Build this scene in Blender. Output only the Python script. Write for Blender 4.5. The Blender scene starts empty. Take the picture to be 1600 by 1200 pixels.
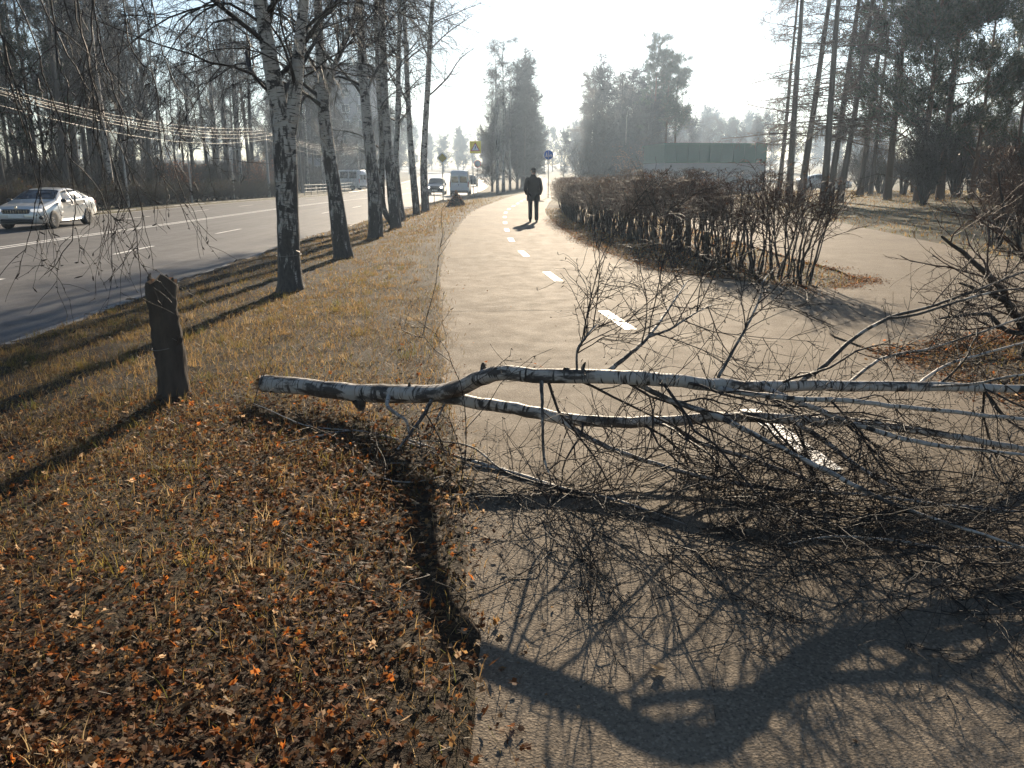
import bpy, math, random
import numpy as np
from mathutils import Vector, Matrix

# ------------------------------------------------------------------ camera
SC = bpy.context.scene
COL = SC.collection
R_ = math.radians
CAM_H, F, PITCH = 1.60, 1290.0, math.atan(328.0 / 1290.0)
SUN_EL, SUN_AZ = R_(20.0), R_(6.5)          # azimuth measured from +Y towards +X

cam_d = bpy.data.cameras.new('camera')
cam = bpy.data.objects.new('camera', cam_d)
COL.objects.link(cam)
cam.location = (0, 0, CAM_H)
cam.rotation_euler = (R_(90) - PITCH, 0, 0)
cam_d.sensor_width = 36.0
cam_d.lens = F / 1600.0 * 36.0
cam_d.clip_start = 0.05
cam_d.clip_end = 5000
SC.camera = cam

# ------------------------------------------------------------------ sky, sun, exposure
W = bpy.data.worlds.new('World')
SC.world = W
W.use_nodes = True
wn = W.node_tree
bg = wn.nodes['Background']
sky = wn.nodes.new('ShaderNodeTexSky')
sky.sky_type = 'NISHITA'
sky.sun_disc = False
sky.sun_elevation = SUN_EL
sky.sun_rotation = SUN_AZ
sky.air_density = 1.0
sky.dust_density = 0.15
sky.ozone_density = 1.6
wn.links.new(sky.outputs[0], bg.inputs[0])
bg.inputs[1].default_value = 0.055

sun_d = bpy.data.lights.new('sun', 'SUN')
sun_d.energy = 5.0
sun_d.angle = R_(0.55)
sun_d.color = (1.0, 0.83, 0.62)
sun = bpy.data.objects.new('sun', sun_d)
COL.objects.link(sun)
SUN_DIR = Vector((math.sin(SUN_AZ) * math.cos(SUN_EL), math.cos(SUN_AZ) * math.cos(SUN_EL), math.sin(SUN_EL)))
sun.rotation_euler = (-SUN_DIR).to_track_quat('-Z', 'Y').to_euler()
sun.location = (5, 40, 30)

SC.view_settings.view_transform = 'Standard'
SC.view_settings.look = 'None'
SC.view_settings.exposure = 1.15
SC.view_settings.gamma = 1.0
SC.view_settings.use_curve_mapping = False
SC.render.engine = 'CYCLES'
SC.cycles.use_denoising = True
SC.cycles.max_bounces = 6
SC.cycles.diffuse_bounces = 2
SC.cycles.glossy_bounces = 2
SC.cycles.transmission_bounces = 4
SC.cycles.volume_bounces = 0
SC.cycles.transparent_max_bounces = 8

rng = np.random.default_rng(7)

# ------------------------------------------------------------------ helpers: placing
CP, SP = math.cos(PITCH), math.sin(PITCH)

def ray(px, py):
    x, v = (px - 800.0) / F, (600.0 - py) / F
    return np.array([x, CP + v * SP, -SP + v * CP])

def at(px, py, Y):
    """a world point seen along a photo ray, at distance Y in front of the camera"""
    d = ray(px, py)
    return np.array([0, 0, CAM_H]) + d * (Y / d[1])

def on_ground(px, py, z=0.0):
    d = ray(px, py)
    return np.array([0, 0, CAM_H]) + d * ((z - CAM_H) / d[2])

# ------------------------------------------------------------------ helpers: meshes
class MB:
    """collects vertices and faces (as numpy arrays) of ONE mesh"""
    def __init__(s):
        s.v, s.f, s.n = [], [], 0
        s.tint, s.bark, s.age, s.mi = [], [], [], []
    def add(s, v, f, tint=None, bark=None, age=None, mat=0):
        v = np.asarray(v, dtype=np.float64).reshape(-1, 3)
        k = len(v)
        s.v.append(v)
        if not isinstance(f, np.ndarray):
            by = {}
            for q in f:
                by.setdefault(len(q), []).append(q)
            fs = [np.array(q) for q in by.values()]
        else:
            fs = [f]
        for q in fs:
            s.f.append(q + s.n)
            s.mi.append(np.full(len(q), mat))
        s.n += k
        s.tint.append(np.ones((k, 3)) * (np.asarray(tint) if tint is not None else 1.0))
        s.bark.append(bark if bark is not None else v)
        s.age.append(np.ones(k) * (age if age is not None else 0.0))
        return s
    def mesh(s, name, mats, smooth=True):
        me = bpy.data.meshes.new(name)
        v = np.concatenate(s.v)
        me.vertices.add(len(v))
        me.vertices.foreach_set('co', v.astype(np.float32).ravel())
        tot = np.concatenate([np.full(len(q), q.shape[1]) for q in s.f])
        li = np.concatenate([q.ravel() for q in s.f])
        me.loops.add(len(li))
        me.loops.foreach_set('vertex_index', li.astype(np.int32))
        me.polygons.add(len(tot))
        st = np.concatenate([[0], np.cumsum(tot)[:-1]])
        me.polygons.foreach_set('loop_start', st.astype(np.int32))
        me.polygons.foreach_set('use_smooth', np.full(len(tot), smooth))
        me.polygons.foreach_set('material_index', np.concatenate(s.mi).astype(np.int32))
        t = np.concatenate(s.tint)
        if np.ptp(t) > 1e-6 or abs(t.flat[0] - 1) > 1e-6:
            a = me.attributes.new('tint', 'FLOAT_COLOR', 'POINT')
            a.data.foreach_set('color', np.concatenate([t, np.ones((len(t), 1))], 1).astype(np.float32).ravel())
        ag = np.concatenate(s.age)
        if np.ptp(ag) > 0 or ag[0] > 0:
            a = me.attributes.new('age', 'FLOAT', 'POINT')
            a.data.foreach_set('value', ag.astype(np.float32))
            a = me.attributes.new('bark', 'FLOAT_VECTOR', 'POINT')
            a.data.foreach_set('vector', np.concatenate(s.bark).astype(np.float32).ravel())
        for m in (mats if isinstance(mats, (list, tuple)) else [mats]):
            me.materials.append(m)
        me.update(calc_edges=True)
        me.validate()
        return me
    def build(s, name, mats, parent=None, smooth=True, loc=None):
        o = bpy.data.objects.new(name, s.mesh(name, mats, smooth))
        COL.objects.link(o)
        if parent is not None:
            o.parent = parent
        if loc is not None:
            o.location = loc
        return o

def tag(o, label=None, cat=None, group=None, kind=None):
    if label: o['label'] = label
    if cat: o['category'] = cat
    if group: o['group'] = group
    if kind: o['kind'] = kind
    return o

def empty(name, loc=(0, 0, 0), rz=0.0, label=None, cat=None, group=None):
    o = bpy.data.objects.new(name, None)
    COL.objects.link(o)
    o.location = loc
    o.rotation_euler = (0, 0, rz)
    o.empty_display_size = 0.1
    return tag(o, label, cat, group)

def kids(o):
    return [c for c in o.children]

def copy_tree(o, parent=None):
    c = o.copy()
    COL.objects.link(c)
    c.parent = parent
    for ch in kids(o):
        copy_tree(ch, c)
    return c

def nrm(a):
    return a / np.maximum(np.linalg.norm(a, axis=-1, keepdims=True), 1e-9)

def tubes(mb, P, R, sides=4, age=None, mat=0, tint=None, lump=0.0, rg=None, v0=0.0):
    """tapered tubes: P (M,n,3), R (M,n)"""
    P = np.asarray(P, float); R = np.asarray(R, float)
    if P.ndim == 2:
        P, R = P[None], R[None]
        if age is not None: age = np.asarray(age)[None]
    M, n, _ = P.shape
    T = np.empty_like(P)
    T[:, 1:-1] = P[:, 2:] - P[:, :-2]
    T[:, 0] = P[:, 1] - P[:, 0]
    T[:, -1] = P[:, -1] - P[:, -2]
    T = nrm(T)
    m = nrm(T.mean(1))
    ref = np.where(np.abs(m[:, 2:3]) > 0.8, np.array([[1.0, 0, 0]]), np.array([[0, 0, 1.0]]))
    N = nrm(np.cross(np.broadcast_to(ref[:, None], T.shape), T))
    B = np.cross(T, N)
    a = np.linspace(0, 2 * np.pi, sides, endpoint=False)
    ca, sa = np.cos(a), np.sin(a)
    rr = R[:, :, None] * np.ones(sides)
    if lump > 0:
        g = rg or rng
        ph = g.uniform(0, 6.28, 4)
        s_ = np.arange(n)[None, :, None]
        rr = rr * (1 + lump * (np.sin(2 * a + ph[0] + s_ * .35) * .5 + np.sin(3 * a + ph[1] - s_ * .22) * .5
                               + g.normal(0, .35, rr.shape)))
    V = P[:, :, None] + rr[..., None] * (ca[:, None] * N[:, :, None] + sa[:, None] * B[:, :, None])
    i = np.arange(M)[:, None, None] * (n * sides)
    j = np.arange(n - 1)[None, :, None] * sides
    k = np.arange(sides)[None, None, :]
    k2 = (k + 1) % sides
    q = np.stack([i + j + k, i + j + k2, i + j + sides + k2, i + j + sides + k], -1).reshape(-1, 4)
    bark = None
    if age is not None:
        seg = np.concatenate([np.zeros((M, 1)), np.cumsum(np.linalg.norm(np.diff(P, axis=1), axis=2), 1)], 1) + v0
        bark = np.stack([R[:, :, None] * ca, R[:, :, None] * sa, np.broadcast_to(seg[:, :, None], (M, n, sides))], -1).reshape(-1, 3)
        age = np.repeat(np.asarray(age, float).reshape(-1), sides)
    mb.add(V.reshape(-1, 3), q, tint=tint, bark=bark, age=age, mat=mat)
    return mb

def grow(P, R, K, g, t=(.2, 1.), ang=(30, 60), L=(.5, 1.), n=5, up=0., droop=0., wander=.12, rr=.5,
         rmax=1., rmin=.0015, tip=.35, floor=None, bias=None, ltaper=0.0, rel=False):
    """K children on every polyline of P"""
    M, n0, _ = P.shape
    tt = g.uniform(t[0], t[1], (M, K))
    x = np.clip(tt * (n0 - 1), 0, n0 - 1.001)
    i = x.astype(int); f = (x - i)[..., None]
    mi = np.arange(M)[:, None]
    base = P[mi, i] * (1 - f) + P[mi, i + 1] * f
    rad = R[mi, i] * (1 - f[..., 0]) + R[mi, i + 1] * f[..., 0]
    tan = nrm(P[mi, i + 1] - P[mi, i])
    pr = g.normal(0, 1, tan.shape)
    pr = nrm(pr - (pr * tan).sum(-1, keepdims=True) * tan)
    an = np.radians(g.uniform(ang[0], ang[1], (M, K)))[..., None]
    d = np.cos(an) * tan + np.sin(an) * pr
    d[..., 2] += up
    if bias is not None: d = d + np.asarray(bias)
    d = nrm(d)
    ln = g.uniform(L[0], L[1], (M, K)) * (1 - ltaper * tt)
    if rel: ln = ln * np.linalg.norm(np.diff(P, axis=1), axis=2).sum(1)[:, None]
    out = np.empty((M, K, n, 3)); out[:, :, 0] = base
    p = base.copy(); st = (ln / (n - 1))[..., None]
    for j in range(1, n):
        d = d + g.normal(0, wander, d.shape)
        d[..., 2] -= droop
        d = nrm(d)
        p = p + d * st
        if floor is not None:
            low = floor + g.uniform(0, .03, p.shape[:2])
            hit = p[..., 2] < low
            p[..., 2] = np.where(hit, low, p[..., 2])
            d[..., 2] = np.where(hit, np.abs(d[..., 2]) * .2, d[..., 2])
        out[:, :, j] = p
    r0 = np.clip(rad * rr, rmin, rmax)
    tp = np.linspace(1, tip, n)
    return out.reshape(M * K, n, 3), (r0[..., None] * tp).reshape(M * K, n)

def resample(pts, n):
    """smooth polyline through points (Catmull-Rom), n points evenly spaced"""
    p = np.asarray(pts, float)
    k = len(p)
    e = np.concatenate([[2 * p[0] - p[1]], p, [2 * p[-1] - p[-2]]])
    out = []
    for i in range(k - 1):
        a, b, c, d = e[i:i + 4]
        for u in np.linspace(0, 1, 12, endpoint=False):
            out.append(.5 * (2 * b + (c - a) * u + (2 * a - 5 * b + 4 * c - d) * u * u + (3 * b - a - 3 * c + d) * u ** 3))
    out.append(p[-1])
    out = np.array(out)
    s = np.concatenate([[0], np.cumsum(np.linalg.norm(np.diff(out[:, :3], axis=0), axis=1))])
    q = np.linspace(0, s[-1], n)
    return np.stack([np.interp(q, s, out[:, i]) for i in range(p.shape[1])], 1)

def box(mb, c, d, mat=0, rz=0.0, bev=0.0):
    x, y, z = np.array(d) / 2.0
    b = min(bev, x * .9, y * .9, z * .9)
    if b <= 0:
        v = np.array([[sx * x, sy * y, sz * z] for sz in (-1, 1) for sy in (-1, 1) for sx in (-1, 1)])
        f = [(0, 2, 3, 1), (4, 5, 7, 6), (0, 1, 5, 4), (2, 6, 7, 3), (0, 4, 6, 2), (1, 3, 7, 5)]
    else:
        o = [(-1, -1), (1, -1), (1, 1), (-1, 1)]
        v = []
        for zz, ii in ((-z, b), (-z + b, 0), (z - b, 0), (z, b)):
            for sx, sy in o:
                if ii:
                    v.append((sx * (x - b), sy * (y - b), zz))
                    v.append((sx * (x - b), sy * (y - b), zz))
                else:
                    a1 = (sx * x, sy * (y - b), zz); a2 = (sx * (x - b), sy * y, zz)
                    v += ([a1, a2] if sx * sy > 0 else [a2, a1])
        v = np.array(v); f = []
        for r in range(3):
            for k in range(8):
                f.append((r * 8 + k, r * 8 + (k + 1) % 8, r * 8 + 8 + (k + 1) % 8, r * 8 + 8 + k))
        f.append(tuple(range(7, -1, -1))); f.append(tuple(range(24, 32)))
    if rz:
        c_, s_ = math.cos(rz), math.sin(rz)
        v = v @ np.array([[c_, s_, 0], [-s_, c_, 0], [0, 0, 1]])
    mb.add(v + np.array(c), f, mat=mat)
    return mb

def lathe(mb, prof, c=(0, 0, 0), axis='z', seg=16, mat=0):
    """prof: (radius, height) pairs"""
    a = np.linspace(0, 2 * np.pi, seg, endpoint=False)
    v = []
    for r, h in prof:
        ring = np.stack([r * np.cos(a), r * np.sin(a), np.full(seg, h)], 1)
        v.append(ring)
    v = np.concatenate(v)
    if axis == 'y': v = v[:, [0, 2, 1]] * np.array([1, 1, -1])
    if axis == 'x': v = v[:, [2, 0, 1]]
    n = len(prof); f = []
    for j in range(n - 1):
        for k in range(seg):
            f.append((j * seg + k, j * seg + (k + 1) % seg, (j + 1) * seg + (k + 1) % seg, (j + 1) * seg + k))
    f.append(tuple(range(seg - 1, -1, -1))); f.append(tuple((n - 1) * seg + k for k in range(seg)))
    mb.add(v + np.array(c), f, mat=mat)
    return mb

# ------------------------------------------------------------------ helpers: materials
def mat(name):
    m = bpy.data.materials.new(name)
    m.use_nodes = True
    nt = m.node_tree
    return m, nt, nt.nodes['Principled BSDF']

def node(nt, t, **kw):
    n = nt.nodes.new(t)
    for k, v in kw.items():
        if k.startswith('i_'):
            n.inputs[k[2:].replace('_', ' ')].default_value = v
        else:
            setattr(n, k, v)
    return n

def ramp(nt, src, stops, interp='LINEAR'):
    r = nt.nodes.new('ShaderNodeValToRGB')
    r.color_ramp.interpolation = interp
    els = r.color_ramp.elements
    while len(els) < len(stops): els.new(0.5)
    for e, (p, c) in zip(els, stops):
        e.position = p
        e.color = (c, c, c, 1) if isinstance(c, (int, float)) else (*c, 1)
    nt.links.new(src, r.inputs[0])
    return r.outputs[0]

def mixc(nt, fac, a, b, blend='MIX'):
    m = nt.nodes.new('ShaderNodeMix')
    m.data_type = 'RGBA'; m.blend_type = blend
    for sock, val in ((m.inputs[0], fac), (m.inputs[6], a), (m.inputs[7], b)):
        if hasattr(val, 'is_linked'):
            nt.links.new(val, sock)
        else:
            sock.default_value = val if isinstance(val, (int, float)) else (*val, 1)
    return m.outputs[2]

def math_(nt, op, a, b=None, clamp=False):
    m = nt.nodes.new('ShaderNodeMath'); m.operation = op; m.use_clamp = clamp
    for s, v in ((m.inputs[0], a), (m.inputs[1], b)):
        if v is None: continue
        if hasattr(v, 'is_linked'): nt.links.new(v, s)
        else: s.default_value = v
    return m.outputs[0]

def noise(nt, vec, scale, detail=3, rough=.55, sx=None):
    if sx is not None:
        mp = nt.nodes.new('ShaderNodeMapping'); mp.inputs['Scale'].default_value = sx
        nt.links.new(vec, mp.inputs[0]); vec = mp.outputs[0]
    n = nt.nodes.new('ShaderNodeTexNoise')
    n.inputs['Scale'].default_value = scale
    n.inputs['Detail'].default_value = detail
    n.inputs['Roughness'].default_value = rough
    nt.links.new(vec, n.inputs['Vector'])
    return n.outputs[0]

def bump(nt, h, bs, strength=.4, dist=.01):
    b = nt.nodes.new('ShaderNodeBump')
    b.inputs['Strength'].default_value = strength
    b.inputs['Distance'].default_value = dist
    nt.links.new(h, b.inputs['Height'])
    nt.links.new(b.outputs[0], bs.inputs['Normal'])

def simple(name, col, rough=.5, metal=0., spec=.5, var=0.12, scale=6., coat=0.):
    m, nt, bs = mat(name)
    tc = nt.nodes.new('ShaderNodeTexCoord')
    n = noise(nt, tc.outputs['Object'], scale, 4)
    c = mixc(nt, n, tuple(x * (1 - var) for x in col), tuple(min(1, x * (1 + var)) for x in col))
    nt.links.new(c, bs.inputs['Base Color'])
    bs.inputs['Roughness'].default_value = rough
    bs.inputs['Metallic'].default_value = metal
    bs.inputs['Specular IOR Level'].default_value = spec
    bs.inputs['Coat Weight'].default_value = coat
    bs.inputs['Coat Roughness'].default_value = .08
    return m

def thin(name, rough=.5, trans=.5, gain=1., spec=.4):
    """leaf or blade: own tint attribute, light comes through"""
    m, nt, bs = mat(name)
    at_ = node(nt, 'ShaderNodeAttribute', attribute_name='tint')
    nt.links.new(at_.outputs[0], bs.inputs['Base Color'])
    bs.inputs['Roughness'].default_value = rough
    bs.inputs['Specular IOR Level'].default_value = spec
    tr = nt.nodes.new('ShaderNodeBsdfTranslucent')
    nt.links.new(mixc(nt, 1., at_.outputs[0], (gain,) * 3, 'MULTIPLY'), tr.inputs[0])
    mx = nt.nodes.new('ShaderNodeMixShader'); mx.inputs[0].default_value = trans
    nt.links.new(bs.outputs[0], mx.inputs[1]); nt.links.new(tr.outputs[0], mx.inputs[2])
    nt.links.new(mx.outputs[0], nt.nodes['Material Output'].inputs[0])
    return m

def birch_bark(name='birch_bark'):
    m, nt, bs = mat(name)
    b = node(nt, 'ShaderNodeAttribute', attribute_name='bark').outputs['Vector']
    age = node(nt, 'ShaderNodeAttribute', attribute_name='age').outputs['Fac']
    white = mixc(nt, noise(nt, b, 9, 4, sx=(1, 1, .6)), (.30, .275, .245), (.52, .49, .45))
    # peeling: warm tan bands round the stem
    peel = ramp(nt, noise(nt, b, 6, 3, sx=(.8, .8, 3.5)), [(.52, 0.), (.66, .55)])
    white = mixc(nt, peel, white, (.33, .26, .20))
    lent = ramp(nt, noise(nt, b, 5.5, 2, .5, sx=(1.3, 1.3, 11)), [(.57, 0.), (.63, 1.)])
    white = mixc(nt, lent, white, (.035, .03, .027))
    blot = ramp(nt, noise(nt, b, 4.0, 4, .6, sx=(1, 1, 1.6)), [(.58, 0.), (.62, 1.)])
    white = mixc(nt, blot, white, (.03, .026, .024))
    fur = noise(nt, b, 6.5, 5, .62, sx=(1.5, 1.5, .42))
    k = math_(nt, 'ADD', fur, math_(nt, 'MULTIPLY', age, .62))
    dark = ramp(nt, k, [(.70, 0.), (.76, 1.)])
    black = mixc(nt, noise(nt, b, 30, 3, sx=(1, 1, .5)), (.010, .009, .008), (.12, .105, .094))
    nt.links.new(mixc(nt, dark, white, black), bs.inputs['Base Color'])
    bs.inputs['Roughness'].default_value = .62
    bs.inputs['Specular IOR Level'].default_value = .35
    h = math_(nt, 'ADD', math_(nt, 'MULTIPLY', noise(nt, b, 14, 5, .65, sx=(1.4, 1.4, .5)), math_(nt, 'ADD', age, .12)),
              math_(nt, 'MULTIPLY', lent, -.15))
    bump(nt, h, bs, .8, .035)
    return m

def bark_plain(name, c1, c2, rough=.8, zs=.4, spec=.3):
    m, nt, bs = mat(name)
    tc = nt.nodes.new('ShaderNodeTexCoord')
    n = noise(nt, tc.outputs['Object'], 9, 5, .65, sx=(1.5, 1.5, zs))
    nt.links.new(mixc(nt, n, c1, c2), bs.inputs['Base Color'])
    bs.inputs['Roughness'].default_value = rough
    bs.inputs['Specular IOR Level'].default_value = spec
    bump(nt, n, bs, .6, .02)
    return m

def asphalt(name, c1, c2, rough, speck=.35, stain=.5, scale=60, bstr=.5, worn=None, spec=.5):
    m, nt, bs = mat(name)
    tc = nt.nodes.new('ShaderNodeTexCoord'); o = tc.outputs['Object']
    big = noise(nt, o, .55, 5, .6)
    mid = noise(nt, o, 3.2, 5, .65)
    fine = noise(nt, o, scale, 3, .7)
    vor = nt.nodes.new('ShaderNodeTexVoronoi'); vor.inputs['Scale'].default_value = scale * 1.6
    nt.links.new(o, vor.inputs['Vector'])
    c = mixc(nt, ramp(nt, big, [(.3, 0.), (.7, 1.)]), c1, c2)
    c = mixc(nt, math_(nt, 'MULTIPLY', ramp(nt, mid, [(.42, 0.), (.7, 1.)]), stain), c, tuple(x * .5 for x in c1))
    blot = noise(nt, o, .23, 6, .68)
    c = mixc(nt, math_(nt, 'MULTIPLY', ramp(nt, blot, [(.47, 0.), (.62, 1.)]), .45), c, tuple(x * .6 for x in c1))
    pale = ramp(nt, vor.outputs['Color'], [(.55, 0.), (.95, 1.)])
    c = mixc(nt, math_(nt, 'MULTIPLY', pale, speck), c, tuple(min(1, x * 2.3) for x in c2))
    dk = ramp(nt, fine, [(.34, 1.), (.5, 0.)])
    c = mixc(nt, math_(nt, 'MULTIPLY', dk, .6), c, tuple(x * .3 for x in c1))
    if worn is not None:
        st = noise(nt, o, 1.0, 4, .6, sx=worn)
        c = mixc(nt, ramp(nt, st, [(.45, 0.), (.72, .55)]), c, tuple(x * 1.5 for x in c2))
    nt.links.new(c, bs.inputs['Base Color'])
    nt.links.new(ramp(nt, mid, [(.3, rough - .06), (.7, rough + .06)]), bs.inputs['Roughness'])
    bs.inputs['Specular IOR Level'].default_value = spec
    h = math_(nt, 'ADD', fine, math_(nt, 'MULTIPLY', vor.outputs['Distance'], .8))
    bump(nt, h, bs, bstr, .006)
    return m

def soil(name, cols, scale=5.):
    m, nt, bs = mat(name)
    tc = nt.nodes.new('ShaderNodeTexCoord'); o = tc.outputs['Object']
    n1 = noise(nt, o, .8, 5, .6); n2 = noise(nt, o, scale, 6, .7); n3 = noise(nt, o, 40, 3, .7)
    c = mixc(nt, ramp(nt, n2, [(.35, 0.), (.65, 1.)]), cols[0], cols[1])
    c = mixc(nt, ramp(nt, n1, [(.42, 0.), (.62, 1.)]), c, cols[2])
    c = mixc(nt, ramp(nt, n3, [(.4, .8), (.6, 0.)]), c, tuple(x * .35 for x in cols[0]))
    nt.links.new(c, bs.inputs['Base Color'])
    bs.inputs['Roughness'].default_value = .9
    bs.inputs['Specular IOR Level'].default_value = .2
    bump(nt, math_(nt, 'ADD', n2, n3), bs, .5, .02)
    return m

M = {}
M['birch'] = birch_bark()
M['twig'] = bark_plain('birch_twig', (.018, .015, .014), (.050, .041, .036), .62, 1., .22)
M['twig_red'] = bark_plain('reddish_twig', (.036, .020, .015), (.090, .050, .034), .62, 1., .22)
M['dark_bark'] = bark_plain('dark_bark', (.022, .019, .017), (.070, .060, .052))
M['grey_bark'] = bark_plain('grey_bark', (.05, .045, .04), (.13, .115, .10))
M['larch_bark'] = bark_plain('larch_bark', (.035, .028, .024), (.095, .07, .055))
M['pine_bark'] = bark_plain('pine_bark', (.05, .035, .026), (.14, .085, .05))
M['stump'] = bark_plain('weathered_stump_bark', (.012, .010, .009), (.15, .12, .095), .9, .35, .15)
M['cut_wood'] = bark_plain('cut_wood', (.26, .13, .06), (.55, .34, .18), .8, 1.)
M['leaf'] = thin('dry_leaf', .65, .54, 1.5, .2)
M['grass'] = thin('dry_grass', .55, .52, 1.45)
M['needle'] = thin('conifer_needle', .5, .25, 1.)
M['path'] = asphalt('path_asphalt', (.142, .115, .085), (.200, .163, .121), .80, .35, .25, 75, .5, spec=.09)
M['road'] = asphalt('road_asphalt', (.070, .070, .073), (.105, .103, .104), .66, .25, .4, 60, .5, worn=(2.2, .05, 1), spec=.3)
M['soil'] = soil('verge_soil', [(.026, .016, .009), (.066, .040, .021), (.048, .037, .016)])
M['far_grass'] = soil('park_grass', [(.07, .058, .03), (.13, .10, .05), (.10, .10, .04)], 2.)
M['kerb'] = asphalt('kerb_concrete', (.22, .205, .185), (.33, .31, .285), .75, .2, .6, 40, .4)
def paint(name, col):
    m, nt, bs = mat(name)
    tc = nt.nodes.new('ShaderNodeTexCoord'); o = tc.outputs['Object']
    n = noise(nt, o, 26, 5, .7); n2 = noise(nt, o, 4, 3, .6)
    c = mixc(nt, ramp(nt, n, [(.34, 1.), (.46, 0.)]), col, tuple(x * .35 for x in col))
    c = mixc(nt, ramp(nt, n2, [(.5, 0.), (.75, .45)]), c, tuple(x * .5 for x in col))
    nt.links.new(c, bs.inputs['Base Color']); bs.inputs['Roughness'].default_value = .6
    return m
M['paint'] = paint('white_road_paint', (.80, .79, .76))
M['crack'] = simple('path_crack', (.035, .03, .026), .9)

# ------------------------------------------------------------------ terrain
def smooth(x):
    x = np.clip(x, 0, 1); return x * x * (3 - 2 * x)

def table(ys, xs):
    ys, xs = np.array(ys, float), np.array(xs, float)
    d = np.linspace(ys[0], ys[-1], 3000)
    v = np.interp(d, ys, xs)
    def f(y):
        return np.interp(y, d, v)
    # light smoothing by averaging over a window that grows with distance
    def s(y):
        y = np.asarray(y, float)
        w = np.clip(np.abs(y) * .10, .15, 14)
        return sum(f(y + w * k) for k in (-1, -.6, -.2, .2, .6, 1)) / 6
    return s

road_e = table([-40, 0, 10, 24, 48, 68, 90, 120, 160, 200, 250, 400, 700], [-5.4, -5.6, -5.9, -6.4, -6.0, -5.3, -4.3, -3.6, -4.2, -6, -12, -60, -200])
path_l = table([-40, 0, 2, 4, 6.5, 12, 20, 37, 63, 90, 120, 160, 250, 700], [.4, -.04, -.1, -.28, -.57, -1.08, -1.62, -1.86, -.1, 2.0, 3.6, 4.0, 2, -8])
_pr = table([-40, 0, 5, 7.0, 13.6, 20, 28, 37, 63, 90, 120, 160, 250, 700], [5, 4.1, 3.76, 3.45, 2.5, 1.62, 1.42, 1.4, 3.1, 5.1, 6.7, 7.1, 5, -5])
def path_r(y):
    y = np.asarray(y, float)
    tip = np.interp(y, [8.2, 11.2, 11.7, 12.2, 13.9], [0, 1.25, 1.45, 1.2, 0])
    return _pr(y) + tip
base_z = table([-40, 0, 60, 90, 120, 160, 250, 400, 700], [0, 0, 0, -.2, -.1, .6, 2.2, 4.0, 8])
ROAD_W = 15.2
side_l = table([11.7, 12.4, 13, 20, 29, 40, 60, 80], [4.3, 5.3, 5.7, 4.9, 3.6, 3.3, 5.0, 7])
side_r = table([7, 9, 11, 14, 19, 30, 45, 60, 80], [14, 12, 10, 9.2, 9.9, 11.2, 12, 12.5, 13])

def Z(x, y):
    """height of the open ground"""
    x = np.asarray(x, float); y = np.asarray(y, float)
    b = base_z(y)
    xl, xe = path_l(y), road_e(y)
    u = np.clip((xl - x) / (xl - xe), 0, 1)
    z = b - .30 * smooth(u) ** .9
    rgt = smooth((x - 10.5) / 12.0) * .28
    far = smooth((y - 60) / 60)
    z = z + np.where(x > 10.5, rgt, 0) * (1 - .3 * far)
    z = z + .018 * np.sin(x * 1.7 + y * .6) * np.sin(y * 1.3 - x * .5) * np.where((x < xl - .3) | (x > 12), 1, 0)
    # wooded banks rise away from the road and park far off
    z = z + smooth((np.abs(x + 4) - 60) / 200) * 5
    return z

def seg(a, b, n):
    return a[:, None] + (b - a)[:, None] * np.linspace(0, 1, n)[None]

rows = np.concatenate([np.arange(-14, 1, 1.0), np.arange(1, 16, .2), np.arange(16, 40, .5), np.arange(40, 100, 1.5),
                       np.arange(100, 200, 5), np.arange(200, 701, 25)])
def cols_sheet(x, z, mb):
    nr, nc = x.shape
    v = np.stack([x, np.broadcast_to(rows[:nr, None] if nr == len(rows) else ROWS_[:, None], x.shape), z], -1).reshape(-1, 3)
    i = np.arange(nr - 1)[:, None] * nc + np.arange(nc - 1)[None]
    q = np.stack([i, i + 1, i + nc + 1, i + nc], -1).reshape(-1, 4)
    mb.add(v, q)

y = rows
one = np.ones_like(y)
xe, xl, xr = road_e(y), path_l(y), path_r(y)
L = []
farL = xe - ROAD_W
L.append(seg(one * -620, farL - 40, 10)[:, :-1])
L.append(seg(farL - 40, farL, 24))
nl = sum(a.shape[1] for a in L)
L.append(seg(farL + .18, xe - .18, 3))
L.append(seg(xe, xl, 34))
L.append(seg(xl + .10, xr - .10, 3))
L.append(seg(xr, xr + 14, 36))
L.append(seg(xr + 16, one * 620, 16))
X = np.concatenate(L, 1)
Zg = Z(X, y[:, None])
c0 = nl
Zg[:, c0:c0 + 3] = base_z(y)[:, None] - .75                      # under the road
c1 = c0 + 3 + 34
Zg[:, c1:c1 + 3] = base_z(y)[:, None] - .05                      # under the path
Zg[:, c1 + 3:] -= .012
nz = rng.normal(0, .012, Zg.shape); nz[:, c0:c0 + 3] = 0; nz[:, c1 - 1:c1 + 4] = 0; nz[:, c1 + 4:] *= .35
Zg = Zg + np.where(y[:, None] < 60, nz, 0)
Zg[:, c1 - 1] += .030; Zg[:, c1 - 2] += .014
X[:, c1 - 1] += rng.normal(0, .02, len(y))
mb = MB(); cols_sheet(X, Zg, mb)
nc = X.shape[1]
ground = mb.build('ground', [M['soil'], M['far_grass']])
mi = np.zeros((len(y) - 1, nc - 1), int)
mi[:, :c0] = 1; mi[:, c1 + 9:] = 1
mi[y[:-1] > 45, :] = 1
ground.data.polygons.foreach_set('material_index', mi.ravel().astype(np.int32))
tag(ground, kind='structure')

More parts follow.
